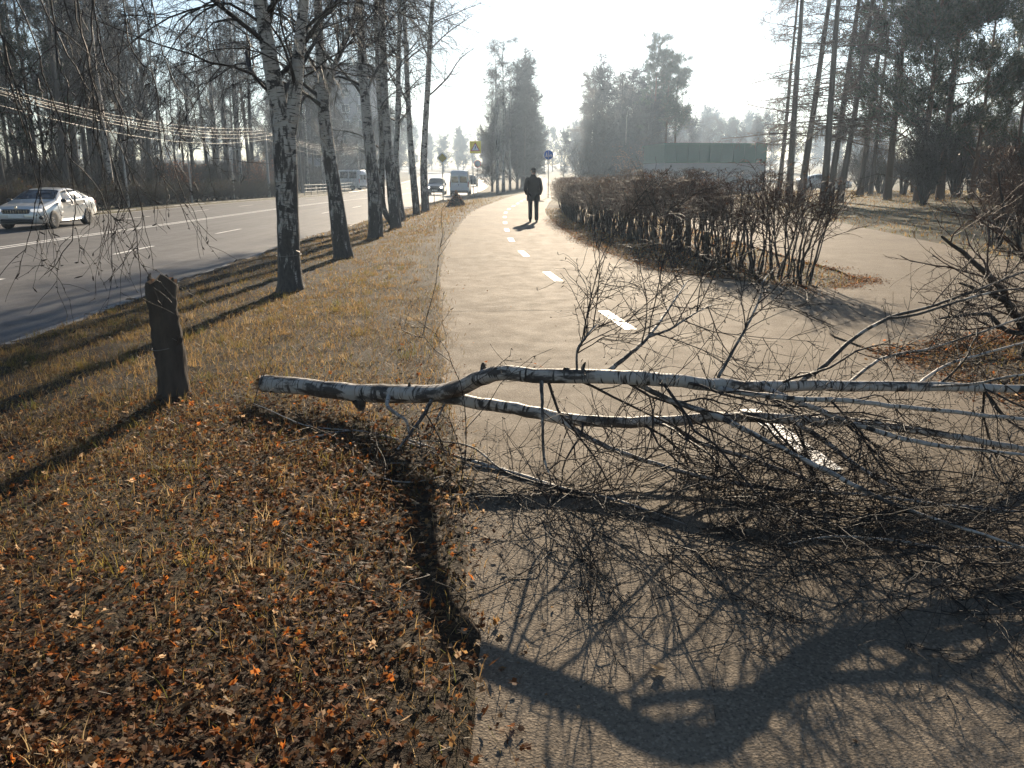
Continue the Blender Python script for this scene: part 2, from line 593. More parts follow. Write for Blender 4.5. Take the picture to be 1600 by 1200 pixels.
# road
mb = MB()
xs = seg(farL - .02, xe + .02, 9)
cols_sheet(xs, (base_z(y)[:, None] - .42) + .07 * (1 - ((xs - (farL + xe)[:, None] / 2) / (ROAD_W / 2)) ** 2), mb)
road = tag(mb.build('road', M['road']), kind='structure')
ROADZ = lambda x, y_: base_z(y_) - .42 + .07 * (1 - ((x - (road_e(y_) - ROAD_W / 2)) / (ROAD_W / 2)) ** 2)

# path with a slightly ragged edge
mb = MB()
jag_l = rng.normal(0, .006, len(y)); jag_r = rng.normal(0, .008, len(y))
xs = seg(xl + jag_l, xr + jag_r, 9)
cols_sheet(xs, base_z(y)[:, None] + .012 + .02 * (1 - np.linspace(-1, 1, 9)[None] ** 2), mb)
path = tag(mb.build('path', M['path']), kind='structure')
PATHZ = lambda x, y_: base_z(y_) + .012 + .02 * (1 - np.clip((2 * x - path_l(y_) - path_r(y_)) / (path_r(y_) - path_l(y_)), -1, 1) ** 2)

# side path: joins from the right between the hedge and the leafy island, and runs up behind the hedge
ROWS_ = np.concatenate([np.arange(7.25, 13.1, .15), np.arange(13.2, 80, 1.0)])
yy = ROWS_
left = np.where(yy < 11.7, path_r(yy) - .06, np.maximum(side_l(yy), np.interp(yy, [11.7, 12.4], [4.3, 5.4])))
near = np.interp(yy, [7.25, 8.4, 8.9, 9.3], [3.48, 5.4, 9, 12])
right = np.where(yy < 9.3, np.minimum(near, side_r(yy)), side_r(yy))
right = np.maximum(right, left + .02) + rng.normal(0, .03, len(yy))
mb = MB(); xs = seg(left, right, 12)
cols_sheet(xs, Z(xs, yy[:, None]) + .03, mb)
side_path = tag(mb.build('side_path', M['path']), kind='structure')

def on_path(x, y_):
    a = (x > path_l(y_)) & (x < path_r(y_))
    l2 = np.interp(y_, yy, left); r2 = np.interp(y_, yy, right)
    b = (y_ > 7.3) & (y_ < 80) & (x > l2) & (x < r2)
    return a | b

# far pavement strip beyond the road is left to the ground; kerbs
def kerb_line(name, side):
    m_ = MB(); box(m_, (0, 0, 0), (.15, .985, .30), bev=.018)
    me = m_.mesh('kerb_stone', M['kerb'], smooth=False)
    k = bpy.data.objects.new(name, None); COL.objects.link(k); k['kind'] = 'structure'
    ys_ = np.arange(4, 100, 1.0)
    last = None
    for yk in ys_:
        e = float(road_e(yk) + .06) if side > 0 else float(road_e(yk) - ROAD_W - .06)
        e2 = float(road_e(yk + .5) + .06) if side > 0 else float(road_e(yk + .5) - ROAD_W - .06)
        o = bpy.data.objects.new('kerb_stone', me); COL.objects.link(o); o.parent = k
        j = random.Random(int(yk) + side).uniform
        o.location = (e + j(-.008, .008), yk, float(base_z(yk)) - .42 + .125 - .15 + j(-.008, .008))
        o.rotation_euler = (j(-.008, .008), j(-.02, .02), -math.atan2(e2 - e, .5))
    # beyond, one run
    yk = np.concatenate([np.arange(100, 300, 8.0)])
    e = (road_e(yk) + .06) if side > 0 else (road_e(yk) - ROAD_W - .06)
    p = np.stack([e, yk, base_z(yk) - .36], 1)
    m_ = MB(); tubes(m_, p, np.full(len(p), .12), 4)
    o = m_.build('kerb_run', M['kerb'], k, smooth=False)
    return k
kerb_line('kerb', 1)
kerb_line('kerb', -1)

def strip(pts, w, z_off, zf, name, material, parent, rough_edge=.0):
    """flat painted strip along a polyline (x,y)"""
    p = np.asarray(pts, float)
    t = nrm(np.gradient(p, axis=0)); nn = np.stack([-t[:, 1], t[:, 0]], 1)
    a = p + nn * w / 2; b = p - nn * w / 2
    v = np.concatenate([a, b]); n = len(p)
    zz = zf(v[:, 0], v[:, 1]) + z_off
    f = np.array([(i, i + n, i + 1 + n, i + 1) for i in range(n - 1)])
    m_ = MB(); m_.add(np.column_stack([v, zz]), f)
    return m_.build(name, material, parent)

# dashes on the path
mid = table([0, 4.85, 9.1, 13.1, 16.8, 20.3, 28, 37, 63, 90], [2.05, 1.70, 1.15, .62, .23, -.04, -.25, -.3, 1.4, 3.5])
for yk in [.9, 4.85, 9.05, 13.05, 16.9, 20.5, 24.2, 27.9, 31.6, 35.3, 39.0, 42.7, 46.4, 50.1, 53.8]:
    yk2 = np.linspace(yk - .6, yk + .6, 5)
    strip(np.stack([mid(yk2), yk2], 1), .13, .006, PATHZ, 'dash', M['paint'], path)
# transverse joint in the path
xx = np.linspace(float(path_l(9.75)), float(path_r(9.75)) - .9, 24)
strip(np.stack([xx, 9.75 + np.cumsum(rng.normal(0, .006, 24))], 1), .014, .004, PATHZ, 'joint', M['crack'], path)

# road markings
def road_line(off, y0, y1, w, name):
    q = np.arange(y0, y1 + .01, max(.5, (y1 - y0) / 60))
    return strip(np.stack([road_e(q) - off, q], 1), w, .006, ROADZ, name, M['paint'], road)
road_line(7.75, 5, 160, .12, 'centre_line'); road_line(7.45, 5, 160, .12, 'centre_line')
for yk in np.arange(6, 130, 7.5):
    road_line(3.75, yk, yk + 2.6, .12, 'lane_dash')
    road_line(11.3, yk + 2, yk + 4.6, .12, 'lane_dash')
road_line(14.8, 5, 140, .10, 'edge_line')

# ================================================================== the fallen birch
g = np.random.default_rng(21)
fallen = empty('fallen_birch', (float(at(430, 600, 5.9)[0]), 5.9, 0), label='snapped birch lying across the asphalt path with a mass of bare twigs', cat='fallen tree')
OFF = -np.array(fallen.location)

def pix(pts):
    return np.array([at(*p[:3]) for p in pts])

def limb(pts, r, n=None, age=(.25, .05), sides=10, name='branch', lump=.05):
    w = np.column_stack([pix(pts), np.interp(np.linspace(0, 1, len(pts)), np.linspace(0, 1, len(r)), r) * (.88 if r[0] > .03 else .78)])
    k = n or max(6, len(pts) * 5)
    w = resample(w, k)
    w[:, :3] += g.normal(0, .0025, (k, 3)) * (w[:, 3:4] / .02).clip(.3, 1.5)
    w[:, 2] = np.maximum(w[:, 2], w[:, 3] * .8 + .02)
    m_ = MB()
    ag = np.linspace(age[0], age[1], k)
    tubes(m_, w[:, :3] + OFF, w[:, 3], sides, age=ag, lump=lump, rg=g)
    o = m_.build(name, M['birch'], fallen)
    return w[:, :3], w[:, 3], o

# main trunk + upper stem (px, py, distance)
tr = [(414, 598, 5.98), (470, 604, 5.72), (560, 613, 5.4), (640, 615, 5.08), (700, 611, 4.75), (745, 594, 4.4), (790, 583, 4.18), (850, 588, 4.05),
      (940, 587, 3.93), (1040, 594, 3.76), (1130, 601, 3.90), (1215, 602, 4.03), (1330, 603, 4.12), (1450, 604, 4.2), (1600, 608, 4.35), (1800, 612, 4.6), (2150, 640, 5.0)]
P0, R0, trunk_o = limb(tr, [.074, .070, .068, .066, .058, .050, .044, .041, .039, .037, .035, .033, .031, .029, .025, .020, .008], 90, (.40, .10), 14, 'trunk', .07)
# torn butt end
mb = MB()
c0_, d0_ = P0[0], nrm(P0[0] - P0[2])
uu = nrm(np.cross(d0_, [0, 0, 1])); ww = np.cross(uu, d0_)
k = 22; aa = np.linspace(0, 2 * np.pi, k, endpoint=False)
ringv = [c0_ + d0_ * g.uniform(.0, .045) + (uu * math.cos(q) + ww * math.sin(q)) * .066 for q in aa]
ring2 = [c0_ + d0_ * g.uniform(-.01, .05) + (uu * math.cos(q) + ww * math.sin(q)) * .034 for q in aa]
vv = ringv + ring2 + [c0_ + d0_ * .02]
ff = [(i, (i + 1) % k, k + (i + 1) % k, k + i) for i in range(k)] + [(k + i, k + (i + 1) % k, 2 * k) for i in range(k)]
mb.add(np.array(vv) + OFF, ff)
for q in range(26):
    a_ = g.uniform(0, 6.28); rr_ = g.uniform(.02, .064); b_ = c0_ + (uu * math.cos(a_) + ww * math.sin(a_)) * rr_ - d0_ * .02
    tubes(mb, np.stack([b_, b_ + d0_ * g.uniform(.03, .06), b_ + d0_ * g.uniform(.07, .13) + g.normal(0, .008, 3)]) + OFF, np.array([.010, .007, .002]), 4)
mb.build('broken_end', M['cut_wood'], fallen, smooth=False)
# lower stem from the fork
LIMBS = []
def add(*a, **k_):
    p, r, o = limb(*a, **k_); LIMBS.append((p, r)); return p, r
PB, RB = add([(655, 614, 5.0), (720, 625, 4.72), (790, 636, 4.6), (870, 652, 4.5), (950, 660, 4.4), (1050, 657, 4.3), (1150, 652, 4.24), (1250, 655, 4.22),
              (1370, 664, 4.22), (1480, 680, 4.25), (1600, 702, 4.3), (1800, 730, 4.4)], [.045, .043, .041, .038, .036, .034, .032, .031, .027, .022, .018, .010], 60, (.42, .16))
add([(1060, 597, 3.87), (1150, 612, 3.85), (1230, 622, 3.8), (1330, 627, 3.8), (1450, 640, 3.9), (1600, 655, 4.0), (1750, 670, 4.2)], [.020, .017, .016, .015, .014, .012, .006], age=(.05, .0))
add([(1190, 604, 3.98), (1240, 625, 3.9), (1330, 660, 3.75), (1430, 690, 3.65), (1520, 702, 3.6), (1640, 715, 3.6)], [.019, .017, .016, .014, .011, .007], age=(.05, .0))
add([(980, 592, 3.9), (1050, 625, 3.75), (1130, 655, 3.6), (1220, 700, 3.45), (1300, 740, 3.3), (1400, 790, 3.2), (1520, 830, 3.1), (1640, 870, 3.1)], [.018, .017, .016, .015, .013, .011, .009, .005], age=(.44, .32))
add([(1230, 653, 4.22), (1290, 690, 4.1), (1350, 735, 3.95), (1430, 780, 3.8), (1530, 800, 3.75), (1640, 815, 3.7)], [.018, .017, .015, .013, .011, .007], age=(.44, .32))
add([(870, 652, 4.5), (930, 690, 4.3), (1010, 720, 4.15), (1100, 745, 4.0), (1220, 765, 3.85), (1370, 775, 3.75), (1520, 795, 3.7), (1650, 800, 3.7)], [.019, .018, .016, .015, .013, .011, .009, .005], age=(.42, .3))
add([(1040, 657, 4.3), (1090, 690, 4.2), (1180, 720, 4.1), (1260, 750, 4.05), (1340, 800, 3.9), (1440, 850, 3.7), (1560, 880, 3.6)], [.016, .015, .014, .013, .011, .009, .005], age=(.44, .32))
# rising branches
add([(948, 582, 3.93), (985, 552, 4.05), (1012, 527, 4.2), (1035, 497, 4.4), (1053, 470, 4.6), (1075, 438, 4.85)], [.017, .014, .012, .010, .008, .004], age=(.5, .3))
add([(1012, 527, 4.2), (1045, 515, 4.3), (1085, 490, 4.45), (1112, 476, 4.6)], [.009, .008, .006, .003], age=(.5, .3))
add([(902, 584, 3.98), (902, 548, 4.0), (914, 528, 4.02), (932, 507, 4.05), (938, 510, 4.05)], [.009, .007, .006, .005, .003], age=(.5, .3))
add([(1122, 590, 3.92), (1150, 540, 4.05), (1172, 500, 4.15), (1190, 458, 4.3), (1192, 440, 4.35), (1215, 415, 4.5)], [.011, .009, .008, .006, .005, .003], age=(.5, .3))
add([(1245, 600, 4.05), (1290, 570, 4.1), (1330, 532, 4.2), (1385, 498, 4.3), (1450, 480, 4.45), (1530, 452, 4.6), (1600, 425, 4.8), (1720, 390, 5.0)], [.018, .015, .013, .012, .010, .009, .007, .005], age=(.55, .42))
add([(1385, 498, 4.3), (1430, 492, 4.3), (1500, 470, 4.35), (1560, 455, 4.4), (1630, 448, 4.5)], [.010, .009, .008, .006, .003], age=(.55, .42))
add([(1320, 602, 4.1), (1380, 560, 4.5), (1450, 545, 4.7), (1530, 520, 4.9), (1640, 480, 5.1)], [.013, .011, .010, .008, .005], age=(.44, .32))
add([(1430, 603, 4.18), (1480, 570, 4.5), (1540, 552, 4.7), (1620, 530, 4.9)], [.012, .010, .009, .006], age=(.3, .2))
add([(1450, 604, 4.2), (1520, 600, 4.0), (1600, 585, 3.9), (1700, 580, 3.9)], [.010, .009, .007, .004], age=(.44, .32))
# branches on the left and towards the ground
add([(607, 618, 5.1), (606, 635, 4.98), (622, 648, 4.9), (636, 660, 4.85), (640, 690, 4.8)], [.019, .015, .013, .010, .006], age=(.42, .3))
add([(676, 622, 4.85), (664, 645, 4.7), (645, 672, 4.6), (622, 702, 4.5)], [.016, .014, .013, .008], age=(.5, .4))
add([(700, 622, 4.8), (690, 640, 4.75), (683, 655, 4.7)], [.010, .008, .006], age=(.5, .4))
add([(846, 590, 4.05), (847, 620, 3.95), (848, 670, 3.85), (850, 715, 3.8), (860, 745, 3.75)], [.015, .011, .009, .008, .003], age=(.5, .4))
add([(640, 690, 4.8), (700, 732, 4.55), (760, 752, 4.35), (830, 775, 4.15), (880, 800, 4.0), (960, 830, 3.85), (1050, 880, 3.6), (1120, 930, 3.4)], [.011, .011, .012, .011, .010, .008, .006, .003], age=(.3, .2))
add([(690, 740, 4.5), (640, 700, 4.75), (560, 675, 5.0), (500, 688, 4.9), (462, 706, 4.8), (440, 722, 4.75)], [.007, .007, .006, .005, .004, .002], age=(.0, .0))
add([(560, 675, 5.0), (480, 665, 5.1), (420, 640, 5.3), (395, 630, 5.4)], [.005, .004, .003, .002], age=(.0, .0))
add([(790, 745, 4.3), (740, 742, 4.35), (680, 738, 4.4), (610, 735, 4.4)], [.008, .006, .004, .002], age=(.3, .2))
add([(700, 770, 4.2), (640, 790, 4.1), (590, 770, 4.2), (560, 730, 4.45)], [.005, .004, .003, .002], age=(.0, .0))
add([(870, 760, 4.0), (800, 745, 4.2), (740, 700, 4.5), (690, 690, 4.6), (640, 690, 4.7)], [.008, .008, .007, .005, .003], age=(.55, .42))
add([(1230, 850, 3.2), (1300, 838, 3.3), (1400, 845, 3.3), (1500, 862, 3.3), (1620, 880, 3.3)], [.004, .006, .008, .010, .011], age=(.3, .2))
# knots
for (px, py, Y, dx, dz, r) in [(756, 588, 4.36, -.004, .075, .016), (560, 625, 5.33, .02, -.07, .034), (888, 582, 4.0, -.02, .022, .016), (910, 578, 3.98, .012, .04, .008), (640, 610, 5.06, .0, .05, .012)]:
    p = at(px, py, Y)
    q = np.stack([p, p + [dx * .6, 0, dz * .6], p + [dx, -.01, dz]])
    m_ = MB(); q = resample(np.column_stack([q, [r * 1.25, r, r * .45]]), 7)
    tubes(m_, q[:, :3] + OFF, q[:, 3], 9, age=np.full(7, .6), lump=.15, rg=g)
    m_.build('knot', M['birch'], fallen)

# twigs: three orders, those under the stems lie on the ground
mb = MB()
def spray(p, r, K1, t=(.12, 1.), L1=(.5, 1.25), bias=(.25, -.12, -.05), K2=7, K3=4, droop=.05, L2=(.2, .65), L3=(.08, .3), wd=.20):
    a, ar = grow(p[None], r[None], K1, g, t, (30, 70), L1, 9, droop=droop, wander=wd, rr=.42, rmax=.0085, rmin=.0035, tip=.35, floor=.008, bias=bias)
    b, br = grow(a, ar, K2, g, (.12, 1.), (25, 62), L2, 7, droop=droop * .7, wander=wd * 1.2, rr=.55, rmin=.0022, tip=.45, floor=.006, bias=(.12, -.02, 0))
    c, cr = grow(b, br, K3, g, (.15, 1.), (25, 65), L3, 5, droop=.02, wander=.2, rr=.6, rmin=.0015, tip=.6, floor=.005)
    for (x, r_, s) in ((a, ar, 5), (b, br, 4), (c, cr, 3)):
        tubes(mb, x + OFF, r_, s)
    return a, b, c
TW = []
TW.append(spray(P0[44:], R0[44:] * .7, 12, (.0, 1.), bias=(.25, -.3, -.25)))
TW.append(spray(PB[16:], RB[16:] * .7, 10, (.0, 1.), bias=(.22, -.28, -.25)))
for i, (p, r) in enumerate(LIMBS[1:7]):
    TW.append(spray(p, r, 6, (.1, 1.), bias=(.2, -.18, -.12), L1=(.4, 1.0)))
for i, (p, r) in enumerate(LIMBS[7:15]):
    TW.append(spray(p, r, 7, (.25, 1.), bias=(.12, .05, .05), L1=(.25, .8), droop=.0, wd=.11, K2=6, K3=4, L2=(.12, .4), L3=(.06, .2)))
for i, (p, r) in enumerate(LIMBS[15:]):
    TW.append(spray(p, r, 2, (.3, 1.), bias=(.0, -.12, -.02), L1=(.25, .7), K2=3, K3=2, L2=(.12, .4), L3=(.05, .2)))
# twigs sweeping to the near ground below the stems
for (px, py, Y) in [(900, 800, 3.7), (1000, 760, 3.7), (1100, 760, 3.55), (1250, 800, 3.4), (1400, 850, 3.2), (1500, 900, 3.0), (780, 790, 3.9), (1560, 780, 3.5), (950, 850, 3.5), (850, 860, 3.4)]:
    p = np.stack([at(px, py, Y), at(px + 90, py + 40, Y - .2), at(px + 160, py + 75, Y - .35)])
    p = resample(np.column_stack([p, [.008, .006, .004]]), 8)
    TW.append(spray(p[:, :3], p[:, 3], 4, (.0, 1.), bias=(.0, -.5, -.1), L1=(.5, 1.3), K2=5, K3=4))
for (p, r) in ((P0[30:46], R0[30:46]), (PB[14:34], RB[14:34]), (LIMBS[5][0], LIMBS[5][1]), (LIMBS[5][0], LIMBS[5][1])):
    TW.append(spray(p, r * .6, 5, (.0, 1.), bias=(.05, -.35, -.35), L1=(.5, 1.2), K2=6, K3=4))
for (px, py, Y) in [(760, 770, 4.1), (700, 760, 4.2), (840, 740, 4.0), (900, 760, 3.9), (980, 740, 3.9), (1080, 760, 3.7), (1180, 790, 3.5)]:
    p = np.stack([at(px - 60, py - 25, Y + .15), at(px, py, Y), at(px + 80, py + 30, Y - .15)])
    p = resample(np.column_stack([p, [.006, .006, .004]]), 8)
    TW.append(spray(p[:, :3], p[:, 3], 4, (.0, 1.), bias=(.1, -.3, .05), L1=(.4, 1.1), K2=6, K3=4))
# buds / catkin stubs at random twig points
pts = np.concatenate([t_[1].reshape(-1, 3) for t_ in TW] + [t_[2][:, -1] for t_ in TW])
sel = pts[g.choice(len(pts), min(9000, len(pts)), replace=False)]
dv = nrm(g.normal(0, 1, sel.shape) + [.3, 0, -.1]) * g.uniform(.008, .02, (len(sel), 1))
tubes(mb, np.stack([sel, sel + dv * .5, sel + dv], 1) + OFF, np.stack([np.full(len(sel), .0018), np.full(len(sel), .0024), np.full(len(sel), .001)], 1), 3)
tag(mb.build('twigs', M['twig'], fallen), kind='stuff')

# ================================================================== leaves and grass blades
def leaf_shape():
    """birch-like ovate leaf, folded along the midrib"""
    v = np.array([(0, -.55, 0), (-.30, -.22, .10), (-.34, .05, .12), (-.16, .36, .07), (0, .62, -.04),
                  (.16, .36, .07), (.34, .05, .12), (.30, -.22, .10), (0, -.2, 0), (0, .12, .01)])
    f = [(0, 8, 1), (1, 8, 9, 2), (2, 9, 3), (3, 9, 4), (4, 9, 5), (5, 9, 6), (6, 9, 8, 7), (7, 8, 0)]
    return v, f

def leaf_simple():
    return np.array([(0, -.55, 0), (-.33, .0, .12), (0, .6, -.03), (.33, .0, .12)]), [(0, 2, 1), (0, 3, 2)]

def maple_shape():
    a = np.radians([-90, -62, -40, -18, 10, 32, 55, 72, 90, 108, 125, 148, 170, 198, 220, 242])
    r = np.array([.12, .5, .34, .82, .42, .95, .40, .62, 1.15, .62, .40, .95, .42, .82, .34, .5]) * .55
    v = np.column_stack([r * np.cos(a), r * np.sin(a), .10 * np.sin(np.arange(16) * 1.9) + .06])
    v = np.concatenate([v, [[0, 0, 0]]])
    f = [(i, (i + 1) % 16, 16) for i in range(16)]
    return v, f

LEAF_COLS = np.array([(.11, .046, .018), (.17, .075, .027), (.06, .030, .016), (.27, .10, .028), (.22, .13, .055), (.42, .30, .19), (.46, .15, .03), (.042, .024, .016), (.15, .10, .06)])
LEAF_P = np.array([.18, .17, .14, .09, .12, .09, .035, .09, .085]); LEAF_P = LEAF_P / LEAF_P.sum()

def rotm(yaw, tilt, az):
    cy, sy = np.cos(yaw), np.sin(yaw)
    ct, st = np.cos(tilt), np.sin(tilt)
    ca, sa = np.cos(az), np.sin(az)
    o = np.zeros_like(yaw); i = np.ones_like(yaw)
    Rz = np.stack([np.stack([cy, -sy, o], -1), np.stack([sy, cy, o], -1), np.stack([o, o, i], -1)], -2)
    Ra = np.stack([np.stack([ca, -sa, o], -1), np.stack([sa, ca, o], -1), np.stack([o, o, i], -1)], -2)
    Rx = np.stack([np.stack([i, o, o], -1), np.stack([o, ct, -st], -1), np.stack([o, st, ct], -1)], -2)
    return Ra @ Rx @ np.swapaxes(Ra, -1, -2) @ Rz

def leaf_batch(mb, pos, size, gg, shape, cols, tilt=.45, lift=.012):
    v, f = shape
    n = len(pos)
    curl = gg.uniform(-.6, 1.6, (n, 1))
    vv = np.repeat(v[None], n, 0)
    vv[..., 2] *= curl
    vv[..., 2] += .25 * gg.uniform(-1, 1, (n, 1)) * vv[..., 1] ** 2
    vv[..., 0] *= gg.uniform(.7, 1.1, (n, 1))
    Rm = rotm(gg.uniform(0, 6.28, n), np.abs(gg.normal(0, tilt, n)), gg.uniform(0, 6.28, n))
    vv = np.einsum('nij,nkj->nki', Rm, vv) * size[:, None, None]
    low = vv[..., 2].min(1)
    vv = vv + pos[:, None]
    vv[..., 2] -= low[:, None] * .75
    vv[..., 2] += lift * gg.uniform(0, 1, (n, 1))
    k = len(v)
    by = {}
    for q in f: by.setdefault(len(q), []).append(q)
    first = True
    tint = np.repeat(cols, k, 0)
    for q in by.values():
        fq = (np.array(q)[None] + np.arange(n)[:, None, None] * k).reshape(-1, len(q))
        if first:
            mb.add(vv.reshape(-1, 3), fq, tint=tint); first = False
        else:
            mb.f.append(fq + mb.n - n * k); mb.mi.append(np.zeros(len(fq), int))

def blade_batch(mb, pos, h, w, gg, cols, lean=.5):
    n = len(pos)
    az = gg.uniform(0, 6.28, n); ln = np.abs(gg.normal(0, lean, n)) + .08
    d = np.stack([np.cos(az), np.sin(az)], 1)
    sd = np.stack([-d[:, 1], d[:, 0]], 1)
    tw = gg.uniform(0, 6.28, n)
    sd = np.stack([np.cos(tw), np.sin(tw)], 1)
    def pt(u):
        hor = d * (h * np.sin(ln) * u * (.4 + .9 * u))[:, None]
        return np.column_stack([pos[:, :2] + hor, pos[:, 2] + h * u * np.cos(ln * (.3 + .8 * u))])
    ws = np.column_stack([sd * w[:, None] * .5, np.zeros(n)])
    b0, m1, t1 = pt(0.), pt(.55), pt(1.)
    v = np.stack([b0 - ws, b0 + ws, m1 - ws * .75, m1 + ws * .75, t1], 1).reshape(-1, 3)
    i = np.arange(n)[:, None] * 5
    tint = np.repeat(cols, 5, 0)
    mb.add(v, i + np.array([[0, 1, 3, 2]]), tint=tint)
    mb.f.append(i + np.array([[2, 3, 4]]) + mb.n - n * 5); mb.mi.append(np.zeros(n, int))

GRASS_COLS = np.array([(.20, .125, .05), (.26, .165, .065), (.14, .085, .04), (.17, .13, .035), (.10, .10, .028), (.32, .23, .12), (.09, .058, .032)])
def pick(gg, cols, p, n, jit=.2):
    c = cols[gg.choice(len(cols), n, p=p)]
    return np.clip(c * gg.uniform(1 - jit, 1 + jit, (n, 1)), 0, 1)

def field(gg, n, xr_, yr_, ok, patch=0., ps=1.1):
    x = gg.uniform(*xr_, n); y_ = gg.uniform(*yr_, n)
    keep = ok(x, y_)
    if patch > 0:
        pn = .5 + .25 * np.sin(x * 2.1 * ps + 1.3 * np.sin(y_ * 1.7 * ps)) + .25 * np.sin(y_ * 2.6 * ps + 1.9 * np.sin(x * 1.3 * ps + 2.))
        keep &= gg.uniform(0, 1, n) > patch * pn
    x, y_ = x[keep], y_[keep]
    e_ = np.clip(1 - (path_l(y_) - x) / .20, 0, 1) * (x < path_l(y_) + .03) * .042
    return np.column_stack([x, y_, Z(x, y_) + e_])

def in_verge(x, y_, over=.0):
    return (x < path_l(y_) + over) & (x > road_e(y_) + .14)
def edge_fuzzy(x, y_):
    return (x < path_l(y_) + .02 + np.abs(rng.normal(0, .10, x.shape))) & (x > road_e(y_) + .14)
def in_view(x, y_, m=.4):
    return np.abs(x) < .66 * (y_ + .5) + m
def island(x, y_):
    return (y_ < np.interp(x, [3.45, 5.4, 9, 12], [7.2, 8.35, 8.85, 9.2])) & (x > path_r(y_) - .02) & (x < 12)
def bed(x, y_):
    l2 = np.interp(y_, yy, left)
    return (x > path_r(y_) - .03) & (x < l2 + .05) & (y_ > 11.6) & (y_ < 55)
def park(x, y_):
    return (x > np.interp(y_, yy, right) + .0) & (y_ > 9) & in_view(x, y_, 1)

g = np.random.default_rng(5)
def fade(y_, lo, hi, a, b):
    """random keep mask that thins out towards both ends of a band"""
    return g.uniform(0, 1, y_.shape) < smooth((y_ - lo) / a) * smooth((hi - y_) / b)
mbl, mbg = MB(), MB()
shape, mshape = leaf_shape(), maple_shape()
vis = lambda x, y_: edge_fuzzy(x, y_) & in_view(x, y_)
visl = lambda x, y_: vis(x, y_) & (g.uniform(0, 1, x.shape) < np.clip((path_l(y_) - x + .1) / .6, .3, 1))
# leaf litter
for (n, yr_, s, lo, hi) in [(150000, (.9, 7.2), 1., .017, .056), (165000, (3.2, 14.), 1.1, .022, .058), (70000, (9., 27.), 1.4, .03, .065), (24000, (24., 60.), 2., .06, .11)]:
    p = field(g, n, (-6.5, .6), yr_, lambda x, y_: visl(x, y_) & fade(y_, yr_[0], yr_[1], .3 if yr_[0] < 1 else 2.5, 4. if yr_[0] < 20 else 20.), .75, .8)
    leaf_batch(mbl, p, g.uniform(lo, hi, len(p)), g, shape if yr_[0] < 2 else leaf_simple(), pick(g, LEAF_COLS, LEAF_P, len(p)), .55, .05 if yr_[0] < 2 else .085)
for (n, f_, x_, y_) in [(9000, island, (3.4, 12), (3., 9.2)), (9000, bed, (1, 6), (11, 30))]:
    p = field(g, n, x_, y_, f_)
    leaf_batch(mbl, p, g.uniform(.035, .075, len(p)), g, shape, pick(g, LEAF_COLS, LEAF_P, len(p)), .5, .03)
# bits strewn along the rims of the bed and the island
for (xa, ya, n) in [(left[(yy > 11.7) & (yy < 16)], yy[(yy > 11.7) & (yy < 16)], 2200), (right[(yy > 7.2) & (yy < 9.3)], yy[(yy > 7.2) & (yy < 9.3)], 5000), (path_r(np.linspace(11, 30, 60)), np.linspace(11, 30, 60), 6000), (path_r(np.linspace(3.5, 7.3, 30)), np.linspace(3.5, 7.3, 30), 3000)]:
    k = g.integers(0, len(xa), n); p = np.column_stack([xa[k] + g.normal(0, .16, n), ya[k] + g.normal(0, .16, n)])
    p = np.column_stack([p, Z(p[:, 0], p[:, 1]) + .032])
    leaf_batch(mbl, p, g.uniform(.012, .05, n), g, shape, pick(g, LEAF_COLS, LEAF_P, n), .4, .01)
# loose leaves on the path
p = field(g, 1100, (-1.5, 4.), (1.6, 14.), lambda x, y_: on_path(x, y_))
p = p[g.uniform(0, 1, len(p)) < np.where(p[:, 0] < path_l(p[:, 1]) + .5, .9, .28)]
p[:, 2] = PATHZ(p[:, 0], p[:, 1]) + .002
leaf_batch(mbl, p, .007 + .04 * g.uniform(0, 1, len(p)) ** 3, g, shape, pick(g, LEAF_COLS, LEAF_P, len(p)), .3, .004)
p = field(g, 60000, (-2.2, .9), (1.4, 16.), lambda x, y_: (x - path_l(y_) < np.abs(g.normal(0, .07, x.shape))) & (path_l(y_) - x < np.abs(g.normal(0, .35, x.shape))))
p[:, 2] = np.where(p[:, 0] > path_l(p[:, 1]), np.maximum(p[:, 2], base_z(p[:, 1]) + .014), p[:, 2])
leaf_batch(mbl, p, g.uniform(.007, .03, len(p)), g, leaf_simple(), pick(g, LEAF_COLS, LEAF_P, len(p)), .4, .006)
tag(mbl.build('leaf_litter', M['leaf'], smooth=False), kind='stuff')
# grass
GP = np.array([.24, .20, .16, .14, .08, .10, .08])
for (n, yr_, h0, h1, w) in [(118000, (.9, 7.2), .022, .085, .0035), (130000, (3.0, 14.), .022, .075, .0045), (76000, (9., 27.), .022, .075, .009), (40000, (22., 70.), .05, .13, .022)]:
    p = field(g, n, (-6.5, .6), yr_, lambda x, y_: vis(x, y_) & fade(y_, yr_[0], yr_[1], .3 if yr_[0] < 1 else 3., 4. if yr_[0] < 20 else 30.) & (g.uniform(0, 1, x.shape) < np.clip((path_l(y_) - x) / .8, .38, 1)), .85, 1.4)
    blade_batch(mbg, p, g.uniform(h0, h1, len(p)), np.full(len(p), w), g, pick(g, GRASS_COLS, GP, len(p)), 1.0)
# matted, flattened thatch
for (n, yr_, w) in [(20000, (1.0, 7.), .0035), (44000, (3.5, 13.), .005)]:
    p = field(g, n, (-6.5, .6), yr_, lambda x, y_: vis(x, y_) & fade(y_, yr_[0], yr_[1], 3., 3.5), .6, 1.1); p[:, 2] += g.uniform(.0, .03, len(p))
    blade_batch(mbg, p, g.uniform(.05, .12, len(p)), np.full(len(p), w), g, pick(g, GRASS_COLS, GP, len(p)) * .85, 1.9)
